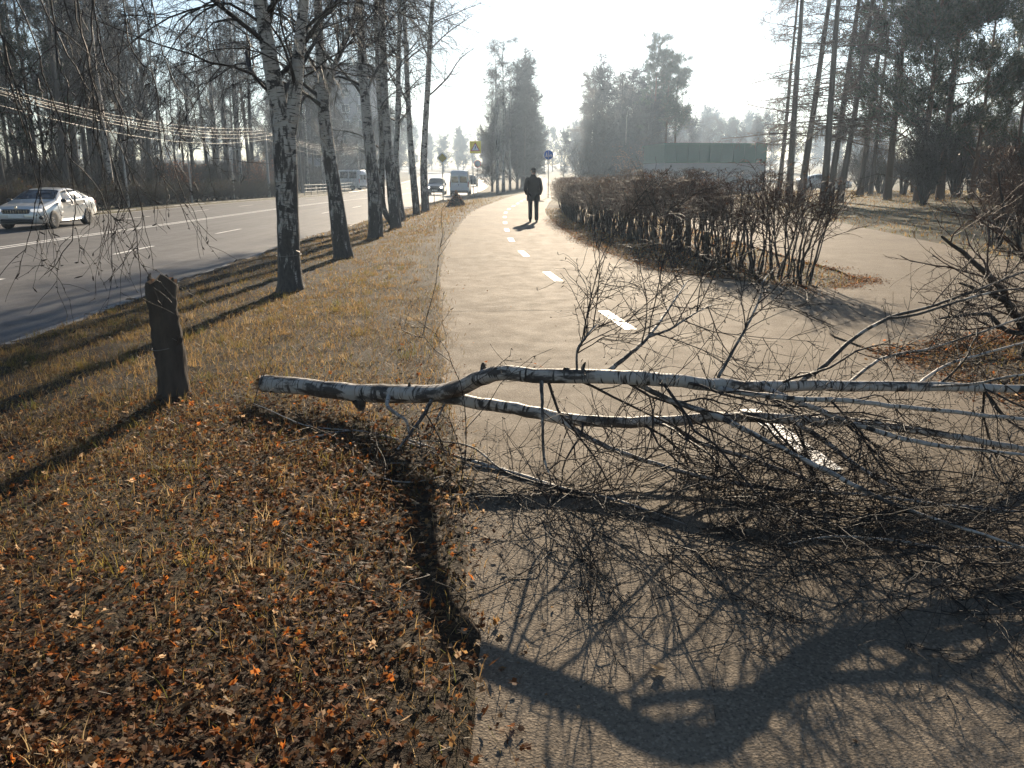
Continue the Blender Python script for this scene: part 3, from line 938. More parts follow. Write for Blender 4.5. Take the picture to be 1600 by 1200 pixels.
# tufts
tf = field(g, 300, (-6.2, .2), (1.4, 16.), lambda x, y_: in_verge(x, y_, -.2) & in_view(x, y_), .3)
for t_ in tf:
    n = 34
    pp = t_ + np.column_stack([g.normal(0, .045, (n, 2)), np.zeros(n)])
    hh = g.uniform(.04, .125, n)
    base_c = GRASS_COLS[g.choice([0, 1, 3, 3, 4, 5])]
    blade_batch(mbg, pp, hh, np.full(n, .0045), g, base_c * g.uniform(.8, 1.3, (n, 1)), .5)
for (n, f_, x_, y_, w) in [(16000, island, (3.4, 12), (3., 9.2), .006), (14000, bed, (1, 6), (11, 40), .012), (50000, park, (9, 45), (9, 75), .03)]:
    p = field(g, n, x_, y_, f_, .5)
    blade_batch(mbg, p, g.uniform(.04, .13, len(p)), np.full(len(p), w), g, pick(g, GRASS_COLS, GP, len(p)), .7)
tag(mbg.build('dry_grass', M['grass'], smooth=False), kind='stuff')

# larger leaves one can pick out singly: parts of the ground
lm = []
for i, (sh, cs) in enumerate([(mshape, (.42, .13, .03)), (mshape, (.30, .09, .03)), (mshape, (.20, .09, .035)), (shape, (.40, .31, .20)), (shape, (.30, .11, .03)), (shape, (.33, .25, .16)), (mshape, (.50, .19, .04))]):
    for k in range(2):
        m_ = MB(); leaf_batch(m_, np.zeros((1, 3)), np.array([1.]), g, sh, np.array([cs]), .25, 0.)
        lm.append(m_.mesh('leaf', M['leaf'], smooth=False))
cnt = 0
cand = field(g, 900, (-5, .3), (1.5, 8.5), lambda x, y_: in_verge(x, y_, -.05) & in_view(x, y_, 0))
dens = np.exp(-((cand[:, 1] - 2.5) / 4) ** 2)
cand = cand[g.uniform(0, 1, len(cand)) < dens * .9 + .15][:250]
for p in cand:
    o = bpy.data.objects.new('leaf', lm[g.integers(len(lm))]); COL.objects.link(o); o.parent = ground
    s = g.uniform(.045, .085)
    o.location = (p[0], p[1], p[2] + .022); o.scale = (s, s, s)
    o.rotation_euler = (g.normal(0, .35), g.normal(0, .35), g.uniform(0, 6.28))
for (px, py, s, k) in [(1029, 1052, .085, 6), (808, 732, .075, 0), (1315, 497, .10, 0), (760, 568, .05, 8), (835, 572, .05, 8), (845, 577, .06, 8), (690, 810, .06, 7), (630, 1010, .08, 6), (800, 1140, .05, 8), (1195, 1010, .035, 2)]:
    p = on_ground(px, py, .02)
    o = bpy.data.objects.new('leaf', lm[k]); COL.objects.link(o); o.parent = path
    o.location = (p[0], p[1], float(PATHZ(p[0], p[1])) + .012); o.scale = (s, s, s)
    o.rotation_euler = (g.normal(0, .2), g.normal(0, .25), g.uniform(0, 6.28))
for (px, py, Y) in [(1570, 812, 3.3), (1592, 815, 3.2), (1560, 832, 3.3), (1578, 845, 3.2), (1390, 700, 4.0), (1140, 720, 3.7), (1275, 748, 3.5)]:
    p = at(px, py, Y)
    o = bpy.data.objects.new('leaf', lm[int(g.integers(0, 4))]); COL.objects.link(o); o.parent = fallen
    s = g.uniform(.04, .065); o.location = p + OFF; o.scale = (s, s, s); o.rotation_euler = tuple(g.uniform(-1.2, 1.2, 3))

# ================================================================== stump
g = np.random.default_rng(9)
sb = on_ground(272, 622, -.12); sb[2] = float(Z(sb[0], sb[1]))
stump = empty('birch_stump', sb, label='dark knee-high birch stump snapped off beside the fallen trunk', cat='tree stump')
mb = MB()
h = np.array([-.05, .0, .05, .15, .32, .48, .66, .79, .90, .95]); rr = np.array([.155, .140, .126, .117, .110, .108, .108, .112, .114, .108])
pp = resample(np.column_stack([-.006 * h / .86 + .012 * np.sin(h * 6), np.zeros(10), h, rr]), 30)
S_ = 26
n0 = mb.n
tubes(mb, pp[:, :3], pp[:, 3], S_, age=np.linspace(.8, .42, 30), lump=.13, rg=g)
v = mb.v[0].reshape(30, S_, 3)
a = np.linspace(0, 2 * np.pi, S_, endpoint=False)
v[-1, :, 2] += -.03 + .05 * np.sin(a + .8) + g.normal(0, .022, S_); v[-2, :, 2] -= .015
mb.build('trunk', M['stump'], stump)
top = v[-1].copy(); c_ = top.mean(0)
m_ = MB(); inner = c_ + (top - c_) * .55; inner[:, 2] = c_[2] + .02 + g.normal(0, .02, S_) + .03 * np.sin(a + .8)
vv = np.concatenate([c_ + (top - c_) * .97 + [0, 0, .002], inner, [c_ + [0, 0, .0]]])
ff = [(i, (i + 1) % S_, S_ + (i + 1) % S_, S_ + i) for i in range(S_)] + [(S_ + i, S_ + (i + 1) % S_, 2 * S_) for i in range(S_)]
m_.add(vv, ff); m_.build('broken_top', M['cut_wood'], stump, smooth=False)
m_ = MB()
tubes(m_, np.stack([c_ + [-.075, 0, .0], c_ + [-.08, 0, .045], c_ + [-.07, .01, .075]]), np.array([.022, .016, .004]), 6)
m_.build('splinter', M['dark_bark'], stump)
wire_m = simple('rusty_wire', (.22, .20, .18), .35, .8)
def wire_loop(r, z, parent, tails=True, tilt=.02):
    m_ = MB(); a_ = np.linspace(0, 2 * np.pi, 30)
    tubes(m_, np.column_stack([r * np.cos(a_), r * np.sin(a_), z + tilt * np.sin(a_ + 1)]), np.full(30, .0035), 4)
    if tails:
        tubes(m_, np.array([[r * .9, -r * .45, z], [r * 1.1, -r * .6, z + .05], [r * .85, -r * .9, z + .08]]), np.array([.003, .003, .002]), 4)
        tubes(m_, np.array([[r * .9, -r * .45, z], [r * 1.15, -r * .5, z + .03], [r * 1.2, -r * .7, z + .1]]), np.array([.003, .003, .002]), 4)
    return m_.build('wire', wire_m, parent)
w_ = wire_loop(.108, .42, stump); w_.location.x = -.018

def birch_age(z):
    return np.interp(z, [0, .7, 1.3, 2.4, 3.4, 5., 7.], [.56, .52, .43, .32, .24, .13, .07])

# ================================================================== tree builders
def birch(name, trunks, g, label, group=None, loc=None, K1=22, K2=8, K3=14, age_h=2.6, aged=.62, L1=(1.2, 3.4), twig_r=.0035, extra=None, droop=.09, low=.22, twig_len=(.4, 1.1), sides=16, cat='tree'):
    """trunks: list of [(x,y,z,r)...] in local space; first is the trunk, others are stems"""
    root = empty(name, loc if loc is not None else (0, 0, 0), label=label, cat=cat, group=group)
    crown = MB(); br_lists = []
    for i, t_ in enumerate(trunks):
        t_ = np.array(t_, float)
        n = 60 if i == 0 else 40
        w = resample(t_, n)
        w[:, :2] += np.cumsum(g.normal(0, .006, (n, 2)), 0) * np.linspace(0, 1, n)[:, None]
        ag = birch_age(w[:, 2])
        m_ = MB(); tubes(m_, w[:, :3], w[:, 3], sides, age=ag, lump=.05, rg=g)
        m_.build('trunk' if i == 0 else 'stem', M['birch'], root)
        br_lists.append((w[:, :3], w[:, 3]))
    for i, (p, r) in enumerate(br_lists):
        k1 = K1 if i == 0 else max(4, int(K1 * .7))
        a, ar = grow(p[None], r[None], k1, g, (low if i == 0 else .12, .98), (35, 68), L1, 10, up=.25, droop=.05, wander=.10, rr=.36, rmax=.05, rmin=.012, tip=.3, ltaper=.45)
        if extra is not None and i == 0:
            extra = [[(*q[:3], q[3] * .62) for q in e] for e in extra]
            for e in extra:
                e_ = resample(np.array(e, float), 10)
                a = np.concatenate([a, e_[None, :, :3]]); ar = np.concatenate([ar, e_[None, :, 3]])
        b, bbr = grow(a, ar, K2, g, (.25, 1.), (25, 60), (.5, 1.5), 7, droop=droop * .8, wander=.14, rr=.5, rmax=.016, rmin=twig_r * 1.4, tip=.45)
        c, cr = grow(b, bbr, K3, g, (.15, 1.), (20, 60), twig_len, 6, droop=droop * 1.8, wander=.13, rr=.5, rmax=twig_r * 1.3, rmin=twig_r * .75, tip=.6)
        if i == 0 or True:
            tubes(crown, a, ar, 6); tubes(crown, b, bbr, 4); tubes(crown, c, cr, 3)
    crown.build('crown', M['twig'], root)
    return root

def pole_tree(H, r0, g, lean=.02, n=14, wob=.05):
    z = np.linspace(-.1, H, n)
    x = np.cumsum(g.normal(0, wob, n)) * z / H + lean * z
    y_ = np.cumsum(g.normal(0, wob, n)) * z / H
    r = r0 * (1 - .93 * (z / H).clip(0, 1) ** 1.1); r[0] *= 1.35; r[1] *= 1.05
    return np.column_stack([x, y_, z, r])

# the row of birches on the verge
g = np.random.default_rng(31)
def gz(x, y_): return float(Z(x, y_))
def base_at(px, py, z=-.2):
    p = on_ground(px, py, z); p[2] = gz(p[0], p[1]); return p

b1 = base_at(455, 458)
Y1 = b1[1]
def loc1(b, px, py, r, dy=0.):
    q = at(px, py, b[1] + dy) - b; return (q[0], q[1], q[2], r)
t1 = [(0, 0, -.1, .27), (0, 0, .12, .205), loc1(b1, 452, 400, .175), loc1(b1, 448, 300, .165), loc1(b1, 444, 210, .165), loc1(b1, 436, 170, .13), loc1(b1, 423, 100, .115), loc1(b1, 410, 30, .105), loc1(b1, 402, -40, .10), loc1(b1, 385, -260, .085, .4), loc1(b1, 375, -600, .055, .7), loc1(b1, 380, -1000, .02, .8)]
s1 = [loc1(b1, 446, 235, .11), loc1(b1, 455, 190, .105), loc1(b1, 464, 120, .085), loc1(b1, 470, 50, .075), loc1(b1, 476, -20, .07), loc1(b1, 490, -300, .055, -.3), loc1(b1, 500, -700, .02, -.6)]
ex1 = [[loc1(b1, 420, 145, .035), loc1(b1, 385, 108, .03, -.2), loc1(b1, 340, 102, .026, -.5), loc1(b1, 300, 85, .022, -.8), loc1(b1, 250, 70, .018, -1.), loc1(b1, 190, 48, .013, -1.2), loc1(b1, 90, 5, .006, -1.4)],
       [loc1(b1, 412, 40, .04), loc1(b1, 385, 20, .034, -.2), loc1(b1, 350, 5, .03, -.4), loc1(b1, 270, 25, .02, -.7), loc1(b1, 215, 60, .014, -.9), loc1(b1, 160, 105, .006, -1.)],
       [loc1(b1, 458, 100, .03), loc1(b1, 440, 40, .022, .2), loc1(b1, 430, -40, .014, .4)],
       [loc1(b1, 466, 105, .024), loc1(b1, 500, 50, .017, .3), loc1(b1, 530, 10, .010, .6)]]
birch('birch_tree', [t1, s1], g, 'nearest standing birch of the verge row, forked, with wire round its black base', 'birches lining the verge', b1, K1=23, K2=8, K3=13, extra=ex1, sides=20)
wr = wire_loop(.188, .55, bpy.data.objects['birch_tree'], tails=True, tilt=.01)
ROW = [((537, 410), .19, [(533, 380), (527, 330), (520, 280), (509, 200), (503, 120), (498, 20), (494, -120)], 'leaning birch of the verge row just behind the nearest forked one'),
       ((587, 378), .20, [(587, 350), (584, 300), (579, 240), (572, 170), (566, 80), (563, 0), (560, -120)], 'third birch from the camera in the verge row, thick black straight base'),
       ((619, 362), .19, [(617, 340), (613, 300), (608, 250), (603, 180), (598, 60), (596, -40)], 'birch of the verge row with a second stem bending left from its base'),
       ((628, 349), .15, [(626, 330), (622, 300), (618, 250), (621, 190), (622, 100), (624, 0)], 'slender birch leaning behind the double-stemmed birch of the verge row'),
       ((651, 338), .165, [(650, 320), (646, 280), (641, 220), (637, 150), (633, 60), (630, -30)], 'pale slender birch before the last of the verge row'),
       ((665, 333), .19, [(664, 310), (662, 260), (664, 200), (668, 130), (672, 40), (676, -40)], 'last birch of the verge row before the yellow warning sign')]
for (bp, r, tp, lab) in ROW:
    b = base_at(bp[0], bp[1], -.24)
    t_ = [(0, 0, -.1, r * 1.35), (0, 0, .1, r * 1.05)]
    for k, q in enumerate(tp):
        t_.append(loc1(b, q[0], q[1], r * (1 - .11 * k)))
    e = np.array(t_[-1]); e2 = e + [.1, .2, 4.5, 0]; e2[3] = r * .18
    t_.append(tuple((e + e2) / 2 * [1, 1, 1, 0] + [0, 0, 0, r * .32])); t_.append(tuple(e2))
    ts = [t_]
    if bp[0] == 537:
        ts.append([loc1(b, 505, 170, .07), loc1(b, 520, 110, .06), loc1(b, 540, 60, .055), loc1(b, 556, 10, .05), loc1(b, 580, -150, .03)])
    if bp[0] == 619:
        ts.append([loc1(b, 614, 352, .10), loc1(b, 603, 335, .10), loc1(b, 598, 318, .095), loc1(b, 597, 290, .09), loc1(b, 596, 220, .08), loc1(b, 590, 100, .07), loc1(b, 585, -60, .04)])
    ex = None
    birch('birch_tree', ts, g, lab, 'birches lining the verge', b, K1=21 if bp[0] < 610 else 18, K2=8, K3=11, twig_r=.0042 if bp[0] < 600 else .005, extra=ex, age_h=2.4, low=.28, L1=(1.4, 4.0) if bp[0] > 630 else (1.2, 3.2))

# birch left of the frame whose limb hangs down before the road
g = np.random.default_rng(77)
hb = np.array([-5.0, 4.9, gz(-5.0, 4.9)])
tl = [(0, 0, -.1, .24), (0, 0, .2, .18), (.05, 0, 1.5, .155), (.12, .05, 3.0, .14), (.1, .1, 5., .12), (.2, .1, 9., .06), (.2, .1, 13, .015)]
hang = empty('birch_tree', hb, label='birch whose thin hanging twigs dangle before the road at the left edge', cat='tree')
w = resample(np.array(tl), 40); m_ = MB(); tubes(m_, w[:, :3], w[:, 3], 14, age=birch_age(w[:, 2]), lump=.05, rg=g); m_.build('trunk', M['birch'], hang)
LIM = [[(.1, .05, 3.0, .05), (.8, .1, 3.35, .042), (1.8, .15, 3.55, .034), (2.8, .1, 3.5, .024), (3.6, .0, 3.25, .012)],
       [(.12, .05, 3.4, .045), (.9, -.3, 3.8, .036), (1.8, -.5, 3.9, .026), (2.7, -.6, 3.7, .014)]]
for l_ in LIM:
    q = resample(np.array(l_), 20); m_ = MB(); tubes(m_, q[:, :3], q[:, 3], 8, age=np.full(20, .25), lump=.05, rg=g); m_.build('limb', M['birch'], hang)
STR = [([(10, -140), (20, -20), (52, 55), (66, 112), (86, 165), (102, 212), (108, 246), (140, 275), (165, 322), (182, 345), (206, 385), (226, 420)], 4.6),
       ([(40, -140), (62, -5), (100, 70), (130, 125), (150, 160), (166, 192), (196, 246), (212, 290), (222, 335), (232, 380), (240, 425)], 4.9),
       ([(130, -160), (148, 20), (160, 90), (188, 165), (206, 216), (232, 243), (256, 280), (282, 318), (298, 358)], 4.7),
       ([(-60, -150), (-20, 20), (5, 95), (20, 150), (45, 230), (60, 300), (75, 340), (86, 372)], 4.4),
       ([(180, -160), (192, 0), (206, 80), (238, 118), (250, 180), (262, 240), (300, 330), (315, 355), (338, 376)], 5.1),
       ([(60, -160), (86, 40), (92, 105), (104, 130), (112, 250), (116, 320), (112, 370), (90, 410), (70, 430)], 4.3),
       ([(90, -150), (120, 30), (142, 100), (146, 200), (160, 260), (172, 340), (175, 420)], 5.0),
       ([(-30, -150), (0, 40), (40, 190), (62, 260), (52, 340), (38, 395)], 4.2),
       ([(220, -150), (236, 0), (250, 60), (272, 130), (300, 160), (312, 215), (338, 260)], 5.2),
       ([(150, -100), (142, 60), (138, 100), (150, 170), (155, 230), (166, 300), (172, 360)], 4.8),
       ([(110, -100), (128, 40), (165, 210), (190, 300), (212, 360), (218, 420), (222, 470)], 4.5)]
mbh = MB()
SP_, SR_ = [], []
for pts_, Y in STR:
    q = np.array([at(px, py, Y + .06 * math.sin(i * 1.7)) for i, (px, py) in enumerate(pts_)])
    q = resample(np.column_stack([q, np.linspace(.0042, .0016, len(q))]), 26)
    q[:, :3] += g.normal(0, .004, (26, 3))
    q[:, :3] -= hb
    m_ = MB(); tubes(m_, q[:, :3], q[:, 3], 6, lump=.06, rg=g); m_.build('hanging_twig', M['twig'], hang)
    SP_.append(q[:, :3]); SR_.append(q[:, 3])
SPA, SRA = np.array(SP_), np.array(SR_)
a, ar = grow(SPA, SRA, 11, g, (.25, 1.), (15, 50), (.15, .55), 8, droop=.10, wander=.13, rr=.7, rmin=.0018, tip=.55)
b, bbr = grow(a, ar, 2, g, (.2, 1.), (20, 55), (.06, .22), 5, droop=.08, wander=.15, rr=.8, rmin=.0015, tip=.7)
tubes(mbh, a, ar, 4); tubes(mbh, b, bbr, 3)
# more fine twigs off the limbs, above the frame
l_ = np.array([resample(np.array(q), 14) for q in LIM])
a2, ar2 = grow(l_[..., :3], l_[..., 3], 14, g, (.2, 1.), (30, 70), (.4, 1.0), 8, droop=.16, wander=.12, rr=.3, rmax=.009, rmin=.004, tip=.4)
tubes(mbh, a2, ar2, 4)
tips = np.concatenate([a[:, -1], b[:, -1], a[:, 4]])
sel = tips[g.choice(len(tips), 130, replace=False)]
dv = np.column_stack([g.normal(0, .5, (130, 2)), -np.abs(g.normal(.5, .4, 130))]); dv = nrm(dv) * g.uniform(.02, .045, (130, 1))
tubes(mbh, np.stack([sel, sel + dv * .5, sel + dv], 1), np.tile([.0022, .0042, .0015], (130, 1)), 5)
nodes_ = np.concatenate([SPA.reshape(-1, 3), a.reshape(-1, 3)])
sel = nodes_[g.choice(len(nodes_), 500, replace=False)]
dv = nrm(g.normal(0, 1, sel.shape)) * .011
tubes(mbh, np.stack([sel - dv * .3, sel + dv * .4, sel + dv], 1), np.tile([.0022, .0026, .001], (500, 1)), 4)
tag(mbh.build('twigs', M['twig'], hang), kind='stuff')

# ================================================================== clipped bare hedge beside the path
g = np.random.default_rng(41)
def hedge_shrub_protos(H, Wd, n, mat_tw, leafc=None, stems=(9, 14), K2=9, K3=8, spread=.32, tr=.0035, t2=.28):
    out = []
    for k in range(n):
        ns = int(g.integers(*stems))
        st, sr = [], []
        for j in range(ns):
            a_ = g.uniform(0, 6.28); r0 = g.uniform(.0, .20); r1 = r0 + g.uniform(.05, spread) * Wd
            z = np.linspace(0, 1, 8)
            q = np.column_stack([np.cos(a_) * (r0 + (r1 - r0) * z ** 1.2) + np.cumsum(g.normal(0, .022, 8)), np.sin(a_) * (r0 + (r1 - r0) * z ** 1.2) + np.cumsum(g.normal(0, .022, 8)), z * H * g.uniform(.6, .93) - .03])
            st.append(q); sr.append(np.linspace(g.uniform(.012, .030), .006, 8))
        st, sr = np.array(st), np.array(sr)
        ms = MB(); tubes(ms, st, sr, 6)
        a, ar = grow(st, sr, K2, g, (t2, 1.), (20, 60), (.3, .75), 6, up=.35, wander=.18, rr=.55, rmax=.009, rmin=.005, tip=.5)
        b, bbr = grow(a, ar, K3, g, (.2, 1.), (25, 70), (.15, .42), 5, up=.15, wander=.2, rr=.6, rmin=tr, tip=.6)
        a[..., 2] = np.minimum(a[..., 2], H - g.uniform(0, .09, a.shape[:2])); b[..., 2] = np.minimum(b[..., 2], H - g.uniform(-.03, .10, b.shape[:2]))
        for q in (a, b): q[..., 2] = np.maximum(q[..., 2], .02)
        mt = MB(); tubes(mt, a, ar, 4); tubes(mt, b, bbr, 3)
        ml = MB()
        if leafc is not None:
            pts = b[:, 2:].reshape(-1, 3); pts = pts[g.choice(len(pts), leafc[0], replace=True)]
            leaf_batch(ml, pts, g.uniform(.02, .05, len(pts)), g, shape, pick(g, leafc[1], None, len(pts), .3), 1.2, 0.)
        out.append((ms.mesh('stem_cluster', M['dark_bark']), mt.mesh('twigs', mat_tw), ml.mesh('leaves', M['leaf'], False) if leafc is not None else None))
    return out
HC = np.array([(.06, .03, .02), (.10, .045, .02), (.045, .035, .02), (.13, .06, .025)])
hp = hedge_shrub_protos(1.70, 1.0, 5, M['twig_red'], (200, HC), stems=(6, 10), K2=8, K3=7, tr=.0040, t2=.48)
def place_shrub(protos, k, loc, s, rz, label, group, name='hedge_shrub', cat='shrub'):
    o = empty(name, loc, rz, label, cat, group)
    ms, mt, ml = protos[k % len(protos)]
    for nm, me in (('stem_cluster', ms), ('twigs', mt), ('leaves', ml)):
        if me is None: continue
        c = bpy.data.objects.new(nm, me); COL.objects.link(c); c.parent = o
        if nm != 'stem_cluster': c['kind'] = 'stuff'
    o.scale = s
    return o
hl = [(12.6, 4.30, 1.78), (16, 3.66, 1.70), (20, 3.05, 1.6), (25, 2.52, 1.5), (29, 2.25, 1.45), (36, 2.2, 1.45), (44, 2.9, 1.45), (54, 3.9, 1.4)]
hl_y, hl_x, hl_h = np.array(hl).T
yk = 12.6; i = 0
while yk < 54:
    x = float(np.interp(yk, hl_y, hl_x)); hh = float(np.interp(yk, hl_y, hl_h)) / 1.70
    for side in ((0, .62) if 17 < yk < 30 else (0,)):
        lab = 'bare clipped hedge shrub in the row along the right of the path'
        if i == 0: lab = 'front-most hedge shrub at the near end of the row, thick dark stems over leaf litter'
        xx_, y2 = x + side, yk + g.uniform(-.12, .12) + (.3 if side else 0)
        place_shrub(hp, i + int(side > 0) * 2, (xx_ + g.uniform(-.06, .06), y2, gz(xx_, y2) - .01), (1.0, 1.0, hh * g.uniform(.86, 1.07)), g.uniform(0, 6.28), lab, 'shrubs of the clipped hedge')
        i += 1
    yk += .62 if yk < 20 else (.75 if yk < 34 else 1.1)

# two arching shrubs on the right: a bare one at the frame edge and a brown thicket
g = np.random.default_rng(43)
def arching(loc, aims, label, K2=7, K3=7, Ls=(.5, 1.1)):
    o = empty('bare_shrub', loc, 0, label, 'shrub')
    mt = MB()
    for pts_, r_ in aims:
        q = resample(np.column_stack([np.array(pts_) - np.array(loc), r_]), 18); q[:, :3] += g.normal(0, .008, (18, 3))
        m_ = MB(); tubes(m_, q[:, :3], q[:, 3], 7, lump=.06, rg=g); m_.build('stem', M['dark_bark'], o)
        a, ar = grow(q[None, :, :3], q[None, :, 3], K2, g, (.25, 1.), (25, 65), Ls, 8, up=.15, wander=.14, rr=.5, rmax=.011, rmin=.005, tip=.4)
        b, bbr = grow(a, ar, K3, g, (.15, 1.), (25, 60), (.2, .55), 6, wander=.16, rr=.55, rmin=.003, tip=.5)
        c, cr = grow(b, bbr, 3, g, (.2, 1.), (25, 60), (.06, .2), 4, wander=.18, rr=.7, rmin=.0022, tip=.6)
        tubes(mt, a, ar, 5); tubes(mt, b, bbr, 4); tubes(mt, c, cr, 3)
    tag(mt.build('twigs', M['twig_red'], o), kind='stuff')
    return o
sl = np.array([6.15, 8.35, gz(6.15, 8.35)])
def A(px, py, Y): return at(px, py, Y)
arching(sl, [([sl, A(1600, 500, 8.0), A(1560, 445, 7.9), A(1510, 400, 7.8), A(1470, 370, 7.7)], np.linspace(.05, .012, 5)),
             ([sl, A(1610, 520, 8.0), A(1575, 470, 7.8), A(1530, 455, 7.6), A(1500, 440, 7.5)], np.linspace(.045, .010, 5)),
             ([sl, A(1640, 480, 8.2), A(1600, 400, 8.2), A(1570, 330, 8.3), A(1560, 270, 8.4)], np.linspace(.035, .008, 5)),
             ([sl, A(1650, 500, 8.2), A(1640, 420, 8.2), A(1620, 340, 8.2), A(1600, 290, 8.2)], np.linspace(.035, .008, 5)),
             ([sl, A(1590, 520, 7.9), A(1540, 490, 7.6), A(1500, 495, 7.4), A(1460, 500, 7.2)], np.linspace(.03, .008, 5))],
         'bare shrub with thick dark arching stems at the right edge over the leafy island')
BC = np.array([(.10, .045, .025), (.14, .065, .03), (.07, .04, .025)])
g = np.random.default_rng(47)
tp_ = hedge_shrub_protos(2.2, 1.6, 3, M['twig_red'], (500, BC), stems=(12, 16), K2=10, K3=9, spread=.45, tr=.006)
for i, (x, y_, s) in enumerate([(10.3, 16.6, .95), (11.7, 17.2, 1.05), (13.2, 17.8, 1.1), (11.0, 18.9, 1.0), (12.6, 19.5, 1.15), (14.4, 19.0, 1.15)]):
    place_shrub(tp_, i, (x, y_, gz(x, y_)), (s, s, s), i * 1.3, 'brown twiggy shrub of the thicket beyond the side path on the right', 'shrubs of the brown thicket', name='brown_shrub')

# ================================================================== background trees: prototypes
g = np.random.default_rng(51)
def bare_proto(H, r0, tw, K=(26, 8, 8), L1=(1.5, 4.), ang=(30, 60), up=.3, droop=.03, low=.3, mt='twig', mb_='grey_bark', tl=(.4, 1.2), birchy=False, lt=.45):
    p = pole_tree(H, r0, g, lean=g.uniform(-.03, .03))
    w = resample(p, 24)
    m1 = MB()
    if birchy: tubes(m1, w[:, :3], w[:, 3], 8, age=birch_age(w[:, 2]))
    else: tubes(m1, w[:, :3], w[:, 3], 7)
    a, ar = grow(w[None, :, :3], w[None, :, 3], K[0], g, (low, .90), ang, L1, 7, up=up, droop=droop, wander=.10, rr=.4, rmax=.07, rmin=tw * 2, tip=.3, ltaper=lt)
    b, bbr = grow(a, ar, K[1], g, (.2, 1.), (25, 60), (.3, .65), 5, up=.1, droop=droop, wander=.14, rr=.5, rmin=tw * 1.1, tip=.5, rel=True, ltaper=.35)
    c, cr = grow(b, bbr, K[2], g, (.1, 1.), (20, 60), (.35, .9), 3, rel=True, droop=droop * 2, wander=.16, rr=.5, rmin=tw * .8, rmax=tw * 1.2, tip=.6)
    m2 = MB(); tubes(m2, a, ar, 4); tubes(m2, b, bbr, 3); tubes(m2, c, cr, 3)
    return (m1.mesh('trunk', M['birch'] if birchy else M[mb_]), m2.mesh('crown', M[mt]))
def larch_proto(H, r0):
    p = pole_tree(H, r0, g, lean=g.uniform(-.03, .05), wob=.03); w = resample(p, 24)
    m1 = MB(); tubes(m1, w[:, :3], w[:, 3], 8)
    a, ar = grow(w[None, :, :3], w[None, :, 3], 80, g, (.16, .99), (70, 100), (1.6, 4.8), 8, droop=-.015, up=-.1, wander=.07, rr=.22, rmax=.04, rmin=.014, tip=.35, ltaper=.65)
    b, bbr = grow(a, ar, 13, g, (.1, 1.), (35, 75), (.12, .34), 5, rel=True, ltaper=.4, droop=.10, wander=.14, rr=.5, rmin=.007, tip=.5)
    c, cr = grow(b, bbr, 4, g, (.2, 1.), (30, 70), (.15, .45), 3, droop=.1, wander=.15, rr=.6, rmin=.007, tip=.7)
    m2 = MB(); tubes(m2, a, ar, 4); tubes(m2, b, bbr, 3); tubes(m2, c, cr, 3)
    return (m1.mesh('trunk', M['larch_bark']), m2.mesh('crown', M['twig_red']))
NC = np.array([(.022, .038, .018), (.03, .05, .022), (.045, .06, .026), (.02, .03, .016), (.06, .055, .028)])
def needles(pts, dirs, n_each, ln, wd, sp):
    m_ = len(pts) * n_each
    p = np.repeat(pts, n_each, 0) + g.normal(0, sp, (m_, 3))
    d = nrm(np.repeat(dirs, n_each, 0) + g.normal(0, .75, (m_, 3)))
    s_ = nrm(np.cross(d, g.normal(0, 1, (m_, 3))))
    l_ = g.uniform(*ln, (m_, 1)); q = s_ * wd * .5
    v = np.stack([p - q, p + q, p + d * l_ + q * .3, p + d * l_ - q * .3], 1).reshape(-1, 3)
    mb_ = MB(); mb_.add(v, np.arange(m_)[:, None] * 4 + np.array([[0, 1, 2, 3]]), tint=np.repeat(pick(g, NC, None, m_, .25), 4, 0))
    return mb_
def pine_proto(H, r0, low=.35, spread=(2., 5.)):
    p = pole_tree(H, r0, g, lean=g.uniform(-.03, .03)); w = resample(p, 24)
    m1 = MB(); tubes(m1, w[:, :3], w[:, 3], 9)
    a, ar = grow(w[None, :, :3], w[None, :, 3], 46, g, (low, .99), (60, 95), spread, 9, up=.05, droop=-.03, wander=.11, rr=.3, rmax=.07, rmin=.02, tip=.3, ltaper=.62)
    b, bbr = grow(a, ar, 8, g, (.3, 1.), (25, 60), (.5, 1.5), 5, up=.2, droop=-.03, wander=.14, rr=.5, rmin=.012, tip=.5)
    tubes(m1, a, ar, 5); tubes(m1, b, bbr, 4)
    e = np.concatenate([b[:, 2], b[:, 3], b[:, -1], a[:, -1]]); d = np.concatenate([b[:, 2] - b[:, 1], b[:, 3] - b[:, 2], b[:, -1] - b[:, -2], a[:, -1] - a[:, -2]])
    mn = needles(e, nrm(d) + [0, 0, .4], 22, (.13, .32), .045, .13)
    return (m1.mesh('trunk', M['pine_bark']), mn.mesh('needles', M['needle'], False))
